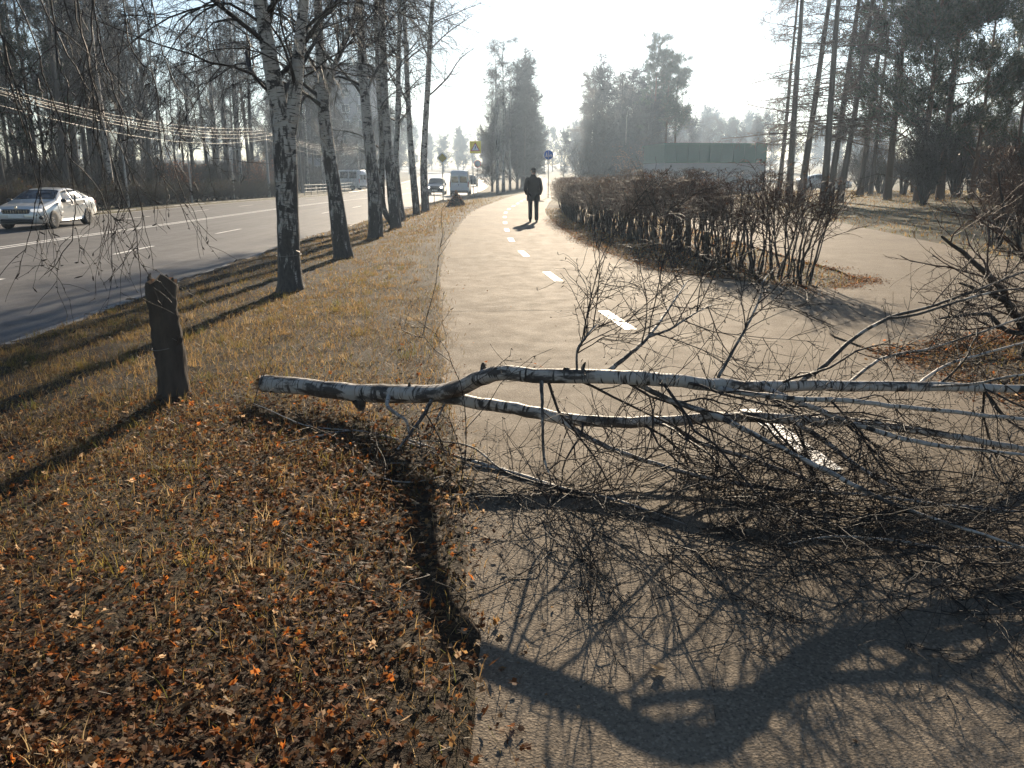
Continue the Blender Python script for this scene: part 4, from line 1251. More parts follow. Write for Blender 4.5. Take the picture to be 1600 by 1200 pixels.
def bush_proto(H, Wd, cols, n=900, stems=16, vase=.4):
    st, sr = [], []
    for j in range(stems):
        a_ = g.uniform(0, 6.28); z = np.linspace(0, 1, 6); r1 = g.uniform(.1, .5) * Wd
        rad = .08 + (r1 - .08) * (vase * z + (1 - vase) * z * z)
        st.append(np.column_stack([np.cos(a_) * rad, np.sin(a_) * rad, z * H * g.uniform(.55, .9)]) + g.normal(0, .03, (6, 3))); sr.append(np.linspace(.03, .008, 6))
    st, sr = np.array(st), np.array(sr)
    m1 = MB(); tubes(m1, st, sr, 5)
    a, ar = grow(st, sr, 8, g, (.2, 1.), (25, 60), (.4, .9), 5, up=.3, wander=.15, rr=.5, rmin=.007, tip=.5)
    b, bbr = grow(a, ar, 7, g, (.1, 1.), (25, 60), (.2, .6), 4, up=.1, wander=.15, rr=.6, rmin=.006, tip=.6)
    tubes(m1, a, ar, 4); tubes(m1, b, bbr, 3)
    ml = MB(); pts = b.reshape(-1, 3); pts = pts[g.choice(len(pts), n, replace=True)] + g.normal(0, .05, (n, 3))
    leaf_batch(ml, pts, g.uniform(.05, .11, n), g, shape, pick(g, cols, None, n, .3), 1.2, 0.)
    return (m1.mesh('branches', M['dark_bark']), ml.mesh('leaves', M['leaf'], False))

bare = [bare_proto(17, .20, .014, low=.32), bare_proto(20, .23, .014, K=(28, 8, 8), low=.38), bare_proto(15, .15, .013, K=(24, 8, 8), low=.25), bare_proto(18, .17, .014, K=(24, 8, 8), ang=(20, 45), low=.4, L1=(1.2, 3.2))]
bir = [bare_proto(16, .16, .012, K=(36, 8, 12), droop=.10, low=.2, birchy=True, L1=(1.4, 3.4)), bare_proto(18, .18, .012, K=(38, 8, 12), droop=.09, low=.22, birchy=True, L1=(1.4, 3.6))]
far_p = [bare_proto(16, .2, .03, K=(44, 9, 11), low=.05, L1=(2.4, 5), tl=(.5, 1.5), lt=.12, up=.45), bare_proto(19, .22, .03, K=(46, 9, 11), low=.06, L1=(2.2, 4.6), tl=(.5, 1.5), lt=.12, up=.45), bare_proto(13, .18, .03, K=(42, 9, 11), low=.04, L1=(2.4, 4.8), tl=(.5, 1.5), lt=.1, up=.45)]
larch = [larch_proto(19, .19), larch_proto(21, .20), larch_proto(18, .16)]
pine = [pine_proto(17, .20, low=.18), pine_proto(15, .18, low=.10, spread=(2.2, 5.2)), pine_proto(19, .25, low=.45)]
BR = np.array([(.05, .035, .022), (.08, .05, .028), (.035, .03, .02)])
OR = np.array([(.26, .11, .05), (.20, .09, .05), (.14, .07, .04), (.30, .15, .07)])
GR = np.array([(.035, .045, .018), (.06, .055, .02), (.05, .035, .02), (.10, .06, .03)])
DG = np.array([(.018, .022, .012), (.028, .032, .016), (.022, .018, .012)])
under = [bush_proto(3.0, 2.6, BR, 500), bush_proto(2.2, 2.4, BR, 400)]
orange = [bush_proto(3.3, 3.0, OR, 1900, stems=20)]
lowh = [bush_proto(1.15, 1.7, GR, 800, stems=12), bush_proto(1.0, 1.8, GR, 800, stems=12)]
vase = [bush_proto(4.3, 2.9, DG, 5200, stems=60, vase=.75)]

def put(proto, x, y_, s, rz, name, label, cat, group=None, z=None, lean=0.):
    o = empty(name, (x, y_, (gz(x, y_) if z is None else z) - .03), rz, label, cat, group)
    for me in proto:
        c = bpy.data.objects.new(me.name.split('.')[0], me); COL.objects.link(c); c.parent = o
        if c.name.split('.')[0] in ('crown', 'needles', 'leaves', 'branches'): pass
    o.scale = (s, s, s) if not isinstance(s, tuple) else s
    if lean: o.rotation_euler = (0, lean, rz)
    return o

g = np.random.default_rng(61)
# the wood across the road: real trees, thick near the road
n = 0
WL = 'tall bare tree in the dark wood across the road'
pts_w = []
tries = 0
while len(pts_w) < 165 and tries < 6000:
    tries += 1
    y_ = g.uniform(14, 120); dx = g.exponential(13) + 3.2
    x = float(road_e(y_)) - ROAD_W - dx
    if x < -75 or abs(x) > .72 * y_ + 5: continue
    if any((x - q[0]) ** 2 + (y_ - q[1]) ** 2 < 2.6 for q in pts_w): continue
    pts_w.append((x, y_))
for x, y_ in pts_w:
    if x / y_ > -.30 and y_ > 60 and g.uniform() < .45: continue
    if -.47 < x / y_ < -.28 and y_ > 40 and g.uniform() < .5: continue
    isb = g.uniform() > .78
    put(bir[g.integers(2)] if isb else bare[g.integers(4)], x, y_, g.uniform(.75, 1.12), g.uniform(0, 6.28), 'birch_tree' if isb else 'bare_tree', 'white-barked birch among the dark trunks of the wood across the road' if isb else WL, 'tree', 'trees of the wood across the road')
for i in range(170):
    y_ = g.uniform(20, 120); x = float(road_e(y_)) - ROAD_W - (g.exponential(13) + 4.5)
    if abs(x) > .7 * y_ + 5: continue
    put(under[i % 2], x, y_, g.uniform(.7, 1.5), g.uniform(0, 6.28), 'undergrowth_bush', 'bare brown bush in the undergrowth of the wood across the road', 'bush', 'undergrowth bushes across the road')
# conifers mixed in at the far left
for x, y_, s in [(-33, 44, 1.0), (-29, 52, .9)]:
    put(pine[0], x, y_, s, x, 'pine_tree', 'dark pine standing among bare trees of the wood across the road', 'tree', 'pines in the wood across the road')
# low mixed hedge on the far kerb
yk = 26.0; i = 0
while yk < 82:
    x = float(road_e(yk)) - ROAD_W - 1.5
    put(lowh[i % 2], x, yk, (1, 1, g.uniform(.8, 1.1)), g.uniform(0, 6.28), 'low_hedge_shrub', 'low green and brown shrub in the strip along the far kerb', 'shrub', 'low shrubs along the far kerb')
    yk += 1.25; i += 1
# rusty bushes
for x, y_, s, lab in [(-20.9, 60, 1.0, 'round rusty-leaved bush beside the lamp post across the road'), (-19.0, 76, 1.15, 'rusty bush seen just right of the nearest forked birch')]:
    x = float(road_e(y_)) - ROAD_W - 2.6
    put(orange[0], x, y_, s, y_, 'rusty_bush', lab, 'bush')

# clump of birches between road and path, far ahead
for i, (px, Y, s, k) in enumerate([(778, 86, 1.0, 0), (787, 92, 1.05, 1), (797, 98, .98, 0), (808, 104, .95, 1), (815, 112, .9, 0), (822, 118, .8, 1), (826, 108, .72, 1), (818, 100, .66, 0), (832, 114, .7, 1), (770, 100, .7, 0)]):
    x = (px - 800) / F * Y * 1.0
    put(bir[k] if i < 3 else far_p[i % 3], x, Y, s * .92, i * 2.1, 'birch_tree', 'bare birch of the hazy clump between road and path far ahead', 'tree', 'birch clump far ahead')
# big hazy clump right of the path
for i, (px, Y, s) in enumerate([(918, 118, .88), (932, 112, .95), (948, 122, 1.0), (962, 110, .98), (975, 118, 1.05), (990, 112, .96), (1003, 120, .95), (925, 130, .9), (955, 132, 1.), (985, 132, 1.), (1012, 126, .8), (940, 105, .62), (970, 104, .6), (1000, 104, .62)]):
    put(far_p[i % 3] if i % 4 else bir[1], (px - 800) / F * Y, Y, (s * 1.1, s * 1.1, s * .84), i * 1.7, 'bare_tree', 'bare tree of the large hazy clump right of the path', 'tree', 'hazy clump right of the path')
for px, Y, s in [(1012, 108, .90), (1030, 110, .80), (1044, 114, .82)]:
    put(pine[2], (px - 800) / F * Y, Y, s, px, 'pine_tree', 'hazy pine on the right of the large clump ahead', 'tree', 'pines of the hazy clump')
put(orange[0], (985 - 800) / F * 84, 84, (1.6, 1.6, 1.4), 2., 'pale_bush', 'pale tan bush at the left end of the green shed', 'bush')
for i, (px, Y, s) in enumerate([(910, 100, 1.3), (925, 104, 1.5), (945, 99, 1.3), (960, 103, 1.7), (978, 98, 1.4), (995, 102, 1.6), (1012, 100, 1.5), (1024, 104, 1.6), (935, 97, 1.1), (1004, 95, 1.2)]):
    put(under[i % 2], (px - 800) / F * Y, Y, s * 1.5, i, 'undergrowth_bush', 'bare bush at the foot of the large hazy clump', 'bush', 'bushes at the foot of the hazy clump')
# larches
for i, (px, Y, k, s, ln) in enumerate([(1206, 50, 2, .9, 0), (1222, 46, 0, 1.0, 0), (1240, 47, 1, 1.0, .02), (1276, 44, 0, 1.05, -.04), (1284, 47, 1, .95, .015), (1300, 45, 2, 1.1, .05), (1330, 54, 1, .95, 0), (1346, 56, 2, .9, 0)]):
    x = (px - 800) / F * Y
    put(larch[k], x, Y, s, i * 1.9 if not ln else 0., 'larch_tree', 'tall bare larch of the grove beyond the hedge', 'tree', 'larch grove', lean=ln)
# big pines on the right
for px, Y, s, k in [(1372, 47, .98, 0), (1418, 44, 1.0, 1), (1452, 46, 1.0, 0), (1500, 48, .82, 1), (1560, 50, .78, 1), (1610, 47, .75, 1)]:
    put(pine[k], (px - 800) / F * Y, Y, s, px * .7, 'pine_tree', 'large dark pine standing among the trees on the right', 'tree', 'pines on the right')
for i, (px, Y, s) in enumerate([(1535, 58, .9), (1620, 52, .8)]):
    put(bare[i % 4], (px - 800) / F * Y, Y, s, i, 'bare_tree', 'bare tree behind the pines on the right', 'tree', 'bare trees behind the pines')
put(vase[0], (1428 - 800) / F * 39.5, 39.5, .98, 0, 'dark_bush', 'dense dark vase-shaped bush on the grass below the pines', 'bush')
for i, (px, Y, s) in enumerate([(1340, 64, 1.1), (1375, 66, 1.2), (1410, 62, 1.1), (1480, 52, 1.3), (1530, 48, 1.3), (1580, 44, 1.3), (1300, 68, 1.0), (1500, 60, 1.9), (1560, 58, 1.9), (1360, 60, 1.5), (1395, 57, 1.5), (1445, 58, 1.9), (1475, 50, 1.6), (1520, 56, 2.1), (1590, 52, 2.1), (1330, 70, 1.6)]):
    put(under[i % 2], (px - 800) / F * Y, Y, s, i, 'undergrowth_bush', 'brown bush in the shade under the pines on the right', 'bush', 'bushes under the pines')
# trees along the road further on and woods on the horizon
for i in range(30):
    Y = g.uniform(95, 230); px = g.uniform(440, 745)
    x = (px - 800) / F * Y
    if road_e(Y) - ROAD_W - 4 < x < road_e(Y) + 3: continue
    put(far_p[i % 3], x, Y, g.uniform(.55, .85), i, 'bare_tree', 'bare tree in the haze beyond the road bend', 'tree', 'trees beyond the road bend')
for i in range(120):
    a_ = g.uniform(-.62, .66); Y = g.uniform(230, 400) if abs(a_) > .12 else g.uniform(300, 430)
    x = a_ * Y
    if a_ < -.36 and i % 2: continue
    if abs(x - float(road_e(Y)) + ROAD_W / 2) < ROAD_W * .5 + 3: continue
    put(far_p[i % 3], x, Y, g.uniform(.7, 1.05), i, 'bare_tree', 'bare tree of the far wood on the horizon', 'tree', 'far wood on the horizon')

for i in range(130):
    Y = g.uniform(150, 290); a_ = g.uniform(-.16, .30)
    x = a_ * Y
    if float(path_l(Y)) - 6 < x < float(path_r(Y)) + 2 and Y < 200: continue
    if abs(x - float(road_e(Y)) + ROAD_W / 2) < ROAD_W * .5 + 2 and Y < 260: continue
    put(far_p[i % 3], x, Y, g.uniform(.5, .72) * (Y / 190) ** .8, i, 'bare_tree', 'bare tree of the hazy wood closing the view ahead', 'tree', 'hazy wood ahead')

# ================================================================== buildings
g = np.random.default_rng(71)
green = simple('green_sheet', (.012, .12, .08), .6, 0., .25, .15, .5)
palew = simple('pale_wall', (.34, .35, .34), .8, 0, .3, .15, .6)
sx = (1030 - 800) / F * 74
shed = empty('green_shed', (sx, 74, gz(sx, 74)), R_(4), 'low shed with green upper sheeting over a pale wall beyond the hedge', 'shed')
m_ = MB(); box(m_, (4.5, 4, 1.3), (9, 8, 2.6)); m_.build('wall', palew, shed, smooth=False)
mpan = MB(); box(mpan, (0, 0, 0), (.985, .10, 1.55), bev=.02); pm = mpan.mesh('panel', green, False)
for k in range(9):
    o = bpy.data.objects.new('panel', pm); COL.objects.link(o); o.parent = shed; o.location = (.5 + k, -.06 + (.02 if k % 2 else 0), 3.39)
m_ = MB(); box(m_, (4.5, 4.05, 3.4), (9, 7.9, 1.5)); box(m_, (4.5, 4, 4.2), (9.3, 8.5, .10)); m_.build('roof', green, shed, smooth=False)
apm = simple('grey_facade', (.22, .22, .24), .8, 0, .3, .12, .3)
gl = simple('window_glass', (.03, .035, .045), .12, 0, .7)
frm = simple('window_frame', (.5, .5, .5), .6)
apt = empty('apartment_block', (-40.0, 168, gz(-40, 168)), R_(-6), 'grey apartment block half hidden behind the roadside birches', 'building')
m_ = MB(); box(m_, (6.5, 6, 10.5), (13, 12, 21)); m_.build('wall', apm, apt, smooth=False)
m_ = MB(); box(m_, (6.5, 6, 21.2), (13.4, 12.4, .4)); m_.build('roof', apm, apt, smooth=False)
mw = MB(); box(mw, (0, 0, 0), (1.5, .12, 1.5)); wm_ = mw.mesh('window', frm, False)
mp = MB(); box(mp, (-.34, -.07, 0), (.60, .03, 1.3)); box(mp, (.34, -.07, 0), (.60, .03, 1.3)); pm_ = mp.mesh('pane', gl, False)
for f_ in range(7):
    for c in range(4):
        o = bpy.data.objects.new('window', wm_); COL.objects.link(o); o.parent = apt; o.location = (1.8 + c * 3.1, -.03, 2.0 + f_ * 2.85)
        q = bpy.data.objects.new('pane', pm_); COL.objects.link(q); q.parent = o

# ================================================================== poles, cables, railing, signs
steel = simple('galvanised_steel', (.36, .36, .36), .4, .7)
conc = simple('pole_concrete', (.40, .39, .37), .8)
cable = simple('bright_cable', (.30, .29, .27), .45, .6)
rail_m = simple('dull_railing', (.16, .165, .17), .6, .3)
pys = [8, 37, 75, 113, 151, 190]
PX = [float(road_e(q)) - ROAD_W - 1.3 for q in pys]
PZ = [float(base_z(q)) - .3 for q in pys]
for i, (x, y_, z) in enumerate(zip(PX, pys, PZ)):
    if i == 0: continue
    o = empty('utility_pole', (x, y_, z), 0, 'pale pole carrying the cables along the far kerb', 'pole', 'utility poles along the far kerb')
    m_ = MB(); tubes(m_, np.array([[0, 0, -.2], [0, 0, 3], [0, 0, 5.9]]), np.array([.13, .11, .09]), 10); m_.build('shaft', conc, o)
    m_ = MB(); box(m_, (0, 0, 5.55), (1.3, .07, .09)); m_.build('crossarm', steel, o, smooth=False)
for k, (dx, dz) in enumerate([(-.6, 5.9), (-.25, 5.68), (.2, 5.5), (.6, 5.28), (.12, 4.95)]):
    q = []
    for i in range(len(pys) - 1):
        for u in np.linspace(0, 1, 12, endpoint=False):
            q.append((PX[i] + (PX[i + 1] - PX[i]) * u + dx, pys[i] + (pys[i + 1] - pys[i]) * u, (PZ[i] + (PZ[i + 1] - PZ[i]) * u) + dz - .75 * 4 * u * (1 - u) * (1 + .06 * k)))
    m_ = MB(); tubes(m_, np.array(q), np.full(len(q), .007), 5)
    tag(m_.build('overhead_cable', cable), ['upper cable of the bundle along the far side of the road', 'upper cable of the bundle along the far side of the road', 'upper cable of the bundle along the far side of the road', 'upper cable of the bundle along the far side of the road', 'lowest cable of the bundle along the far side of the road'][k], 'cable', 'overhead cables')
# lamp posts
for (y_, hh) in [(49, 3.6), (58, 3.4), (66, 3.6)]:
    x = float(road_e(y_)) - ROAD_W - 1.1
    o = empty('lamp_post', (x, y_, gz(x, y_)), 0, 'short pale lamp post behind the low shrubs across the road', 'lamp post', 'lamp posts across the road')
    m_ = MB(); tubes(m_, np.array([[0, 0, -.1], [0, 0, 1.5], [0, 0, hh]]), np.array([.075, .06, .05]), 8); m_.build('post', conc, o)
    m_ = MB(); tubes(m_, np.array([[0, 0, hh - .05], [.15, 0, hh + .12], [.5, 0, hh + .17]]), np.array([.03, .028, .025]), 6); m_.build('arm', steel, o)
    m_ = MB(); box(m_, (.65, 0, hh + .16), (.5, .2, .1), bev=.03); m_.build('lamp_head', conc, o)
# railing by the far kerb
rl = empty('pedestrian_railing', (0, 0, 0), 0, 'grey pedestrian railing along the far kerb behind the birch trunks', 'railing')
rys = np.arange(84, 112, 2.5)
rx = road_e(rys) - ROAD_W - .8; rz_ = base_z(rys) - .3
rl.location = (rx[0], rys[0], rz_[0])
for k, h_ in enumerate((.35, .65, 1.0)):
    m_ = MB(); tubes(m_, np.column_stack([rx - rx[0], rys - rys[0], rz_ - rz_[0] + h_]), np.full(len(rys), .03), 5); m_.build('rail', rail_m, rl)
for q in range(len(rys)):
    m_ = MB(); tubes(m_, np.array([[0, 0, -.1], [0, 0, 1.05]]) + [rx[q] - rx[0], rys[q] - rys[0], rz_[q] - rz_[0]], np.array([.035, .035]), 6); m_.build('post', rail_m, rl)

yel = simple('sign_yellow', (.92, .70, .02), .45, 0, .5, .05)
wht = simple('sign_white', (.78, .78, .78), .45, 0, .5, .05)
red = simple('sign_red', (.55, .03, .03), .45)
blk = simple('sign_black', (.02, .02, .02), .5)
blu = simple('sign_blue', (.02, .12, .50), .4, 0, .5, .05)
def disc(mb_, r, y_, z, t=.012, seg=28, r2=0.):
    if r2 <= 0:
        lathe(mb_, [(r, -t / 2), (r, t / 2)], (0, y_, z), 'y', seg)
    else:
        lathe(mb_, [(r2, -t / 2), (r, -t / 2), (r, t / 2), (r2, t / 2)], (0, y_, z), 'y', seg)
def prism(mb_, poly, y_, t=.008):
    n_ = len(poly); v = [(a_, y_ - t / 2, b_) for a_, b_ in poly] + [(a_, y_ + t / 2, b_) for a_, b_ in poly]
    f = [tuple(range(n_)), tuple(range(2 * n_ - 1, n_ - 1, -1))] + [(i, i + n_, (i + 1) % n_ + n_, (i + 1) % n_) for i in range(n_)]
    mb_.add(np.array(v), f); return mb_
def post(parent, h_, r=.035):
    m_ = MB(); tubes(m_, np.array([[0, 0, -.2], [0, 0, h_ * .5], [0, 0, h_]]), np.full(3, r), 8); m_.build('post', steel, parent)
def ring(mb_, r, r2, y_, z, t=.008, seg=28):
    a_ = np.linspace(0, 2 * np.pi, seg, endpoint=False)
    v = []
    for rr_ in (r, r2):
        for yy_ in (y_ - t / 2, y_ + t / 2):
            v += [(rr_ * math.cos(q), yy_, z + rr_ * math.sin(q)) for q in a_]
    f = []
    S = seg
    for k in range(S):
        k2 = (k + 1) % S
        f += [(k, k2, 2 * S + k2, 2 * S + k), (S + k2, S + k, 3 * S + k, 3 * S + k2), (k2, k, S + k, S + k2), (2 * S + k, 2 * S + k2, 3 * S + k2, 3 * S + k)]
    mb_.add(np.array(v), f)
# 1: yellow square with a warning triangle
Y = 72; x = (741 - 800) / F * Y
s1_ = empty('warning_sign', (x, Y, gz(x, Y)), R_(-2), 'square yellow sign with a red-edged pedestrian crossing triangle on a tall post', 'road sign')
post(s1_, 4.55)
m_ = MB(); box(m_, (.22, -.06, 4.1), (.95, .02, .98), bev=.008); m_.build('board', yel, s1_, smooth=False)
tri = lambda s_, zc: [(.22 - .5 * s_, zc - .29 * s_), (.22 + .5 * s_, zc - .29 * s_), (.22, zc + .58 * s_)]
m_ = MB(); prism(m_, tri(.80, 4.02), -.077); m_.build('red_triangle', red, s1_, smooth=False)
m_ = MB(); prism(m_, tri(.58, 4.02), -.087); m_.build('white_triangle', wht, s1_, smooth=False)
m_ = MB()
disc(m_, .032, -.095, 4.19, .006, 12)
prism(m_, [(.18, 4.16), (.25, 4.16), (.26, 4.04), (.19, 4.04)], -.095)
prism(m_, [(.19, 4.05), (.225, 4.05), (.16, 3.90), (.125, 3.90)], -.095)
prism(m_, [(.225, 4.05), (.26, 4.05), (.31, 3.90), (.275, 3.90)], -.095)
prism(m_, [(.25, 4.15), (.27, 4.14), (.33, 4.06), (.31, 4.05)], -.095)
m_.mi = m_.mi
for v_ in m_.v[:1]: v_ += [.22, 0, 0]
m_.build('walking_figure', blk, s1_, smooth=False)
m_ = MB(); box(m_, (.22, -.05, 3.56), (.62, .015, .03)); m_.build('bracket', steel, s1_, smooth=False)
# 2: round white sign behind it
Y = 80; x = (748 - 800) / F * Y
s2_ = empty('round_sign', (x, Y, gz(x, Y)), R_(3), 'small round white sign with a thin red rim behind the yellow warning sign', 'road sign')
post(s2_, 3.2, .03)
m_ = MB(); disc(m_, .33, -.05, 2.9); m_.build('plate', wht, s2_)
m_ = MB(); ring(m_, .33, .265, -.062, 2.9); m_.build('rim', red, s2_, smooth=False)
# 3: faded yellow diamond nearer the road
Y = 62; x = (695 - 800) / F * Y
s3_ = empty('diamond_sign', (x, Y, gz(x, Y)), R_(4), 'dull yellow diamond sign on a post at the kerb behind the birches', 'road sign')
post(s3_, 3.5)
dm = lambda s_, zc: [(0, zc - s_), (s_, zc), (0, zc + s_), (-s_, zc)]
m_ = MB(); prism(m_, dm(.42, 3.05), -.05, .015); m_.build('plate', wht, s3_, smooth=False)
m_ = MB(); prism(m_, dm(.32, 3.05), -.064); m_.build('yellow_diamond', simple('dull_yellow', (.42, .33, .06), .5), s3_, smooth=False)
# 4: round blue sign at the path
Y = 58; x = (855 - 800) / F * Y
s4_ = empty('blue_sign', (x, Y, gz(x, Y)), R_(-3), 'round blue sign with white figures on a post behind the hedge', 'road sign')
post(s4_, 3.2, .03)
m_ = MB(); disc(m_, .34, -.05, 2.86); m_.build('plate', blu, s4_)
m_ = MB(); ring(m_, .335, .312, -.062, 2.86); m_.build('rim', wht, s4_, smooth=False)
m_ = MB(); box(m_, (0, -.062, 2.86), (.02, .006, .50)); m_.build('divider', wht, s4_, smooth=False)
m_ = MB(); disc(m_, .028, -.062, 2.99, .006, 12); v_ = m_.v[0]; v_ += [-.13, 0, 0]
prism(m_, [(-.16, 2.95), (-.10, 2.95), (-.10, 2.84), (-.16, 2.84)], -.062); prism(m_, [(-.16, 2.84), (-.13, 2.84), (-.17, 2.72), (-.2, 2.72)], -.062); prism(m_, [(-.13, 2.84), (-.10, 2.84), (-.06, 2.72), (-.09, 2.72)], -.062)
m_.build('walking_figure', wht, s4_, smooth=False)
m_ = MB(); ring(m_, .055, .038, -.062, 2.80, .006, 16); m_.v[0] += [.075, 0, 0]
ring(m_, .055, .038, -.062, 2.80, .006, 16); m_.v[1] += [.205, 0, 0]
prism(m_, [(.075, 2.80), (.125, 2.90), (.14, 2.90), (.09, 2.80)], -.062); prism(m_, [(.12, 2.90), (.19, 2.90), (.19, 2.885), (.12, 2.885)], -.062); prism(m_, [(.205, 2.80), (.175, 2.93), (.19, 2.93), (.22, 2.80)], -.062)
m_.build('bicycle_figure', wht, s4_, smooth=False)

# heap of raked leaves beside the road
Y = 46; x = (715 - 800) / F * Y
m_ = MB(); nr_, ns_ = 9, 18; v = []; gg = np.random.default_rng(3)
for i in range(nr_):
    u = i / (nr_ - 1)
    for k in range(ns_):
        a_ = 2 * np.pi * k / ns_; r_ = .60 * (1 - u) ** 1.25 * (1 + gg.normal(0, .07)) + .02
        v.append((r_ * math.cos(a_), r_ * math.sin(a_), .80 * u + gg.normal(0, .02)))
f = [(i * ns_ + k, i * ns_ + (k + 1) % ns_, (i + 1) * ns_ + (k + 1) % ns_, (i + 1) * ns_ + k) for i in range(nr_ - 1) for k in range(ns_)]
m_.add(np.array(v), f)
heap = empty('leaf_heap', (x, Y, gz(x, Y) - .03), 0, 'pointed heap of raked brown leaves on the verge before the van', 'heap')
m_.build('core', M['soil'], heap)
ml = MB(); pts = np.array(v)[gg.integers(0, len(v), 900)] + gg.normal(0, .025, (900, 3))
leaf_batch(ml, pts, gg.uniform(.04, .10, 900), gg, shape, pick(gg, LEAF_COLS, LEAF_P, 900), .9, 0.)
tag(ml.build('leaves', M['leaf'], heap, smooth=False), kind='stuff')
# thin stake by the verge
Y = 52; x = (681 - 800) / F * Y
sk = empty('wooden_stake', (x, Y, gz(x, Y)), 0, 'thin short stake standing in the verge left of the leaf heap', 'stake')
m_ = MB(); tubes(m_, np.array([[0, 0, -.1], [.02, 0, .5], [-.01, 0, 1.0], [.06, 0, 1.05]]), np.array([.025, .022, .02, .015]), 6); m_.build('rod', M['grey_bark'], sk)

# ================================================================== vehicles
def car_paint(name, col, metal=.3, rough=.28):
    m, nt, bs = mat(name)
    tc = nt.nodes.new('ShaderNodeTexCoord')
    n = noise(nt, tc.outputs['Object'], 2.2, 4)
    nt.links.new(mixc(nt, n, tuple(x * .9 for x in col), col), bs.inputs['Base Color'])
    bs.inputs['Metallic'].default_value = metal; bs.inputs['Roughness'].default_value = rough
    bs.inputs['Coat Weight'].default_value = .8; bs.inputs['Coat Roughness'].default_value = .06
    return m
pearl = car_paint('pearl_paint', (.62, .62, .60))
vanw = car_paint('van_white_paint', (.70, .71, .72), 0., .4)
darkp = car_paint('dark_paint', (.02, .022, .026), .3)
grn_p = car_paint('green_paint', (.05, .12, .07), .3)
glass = simple('car_glass', (.012, .015, .02), .06, 0, .8, .05)
trim = simple('black_trim', (.02, .02, .021), .5)
rub = simple('tyre_rubber', (.022, .022, .022), .8)
alloy = simple('alloy', (.62, .62, .63), .4, .3)
plate_m = simple('number_plate', (.72, .72, .70), .5)
red_l = simple('tail_lamp', (.35, .015, .012), .2)
chrome = simple('chrome', (.6, .6, .6), .15, 1.)
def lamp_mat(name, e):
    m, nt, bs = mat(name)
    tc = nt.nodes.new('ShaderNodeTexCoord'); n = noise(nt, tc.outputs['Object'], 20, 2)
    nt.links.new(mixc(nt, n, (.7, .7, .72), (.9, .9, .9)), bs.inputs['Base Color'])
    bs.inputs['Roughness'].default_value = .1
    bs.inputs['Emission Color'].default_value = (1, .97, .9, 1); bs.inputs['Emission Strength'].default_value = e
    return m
lit = lamp_mat('lit_headlight', 3.); lens_glow = lamp_mat('headlight_lens', .25)  # second lens gets a faint glow of its own though its lamp is off

def section(st):
    """half outline of a body at one station -> 15-point closed ring pieces"""
    s, zb, zw, zt, wb, ww, wt = st
    zm = zb + (zw - zb) * .35
    half = [(0, zb), (wb * .80, zb), (wb * .95, zb + .05), (wb, zm), (wb * .995, zb + (zw - zb) * .68), (ww, zw), (ww * .62 + wt * .38, zw + (zt - zw) * .38), (wt * 1.03, zt - max(.015, (zt - zw) * .13)), (wt * .86, zt - .022), (wt * .45, zt - .004), (0, zt)]
    return half
def loft(stations, sub=4):
    S = np.array(stations, float)
    s = S[:, 0]; q = np.concatenate([np.linspace(s[i], s[i + 1], sub, endpoint=False) for i in range(len(s) - 1)] + [[s[-1]]])
    D = np.column_stack([q] + [np.interp(q, s, S[:, i]) for i in range(1, 7)])
    # soften kinks
    for _ in range(2):
        D[1:-1, 1:] = .25 * D[:-2, 1:] + .5 * D[1:-1, 1:] + .25 * D[2:, 1:]
    H = np.array([section(d) for d in D])          # (n, 11, 2)
    return D, H
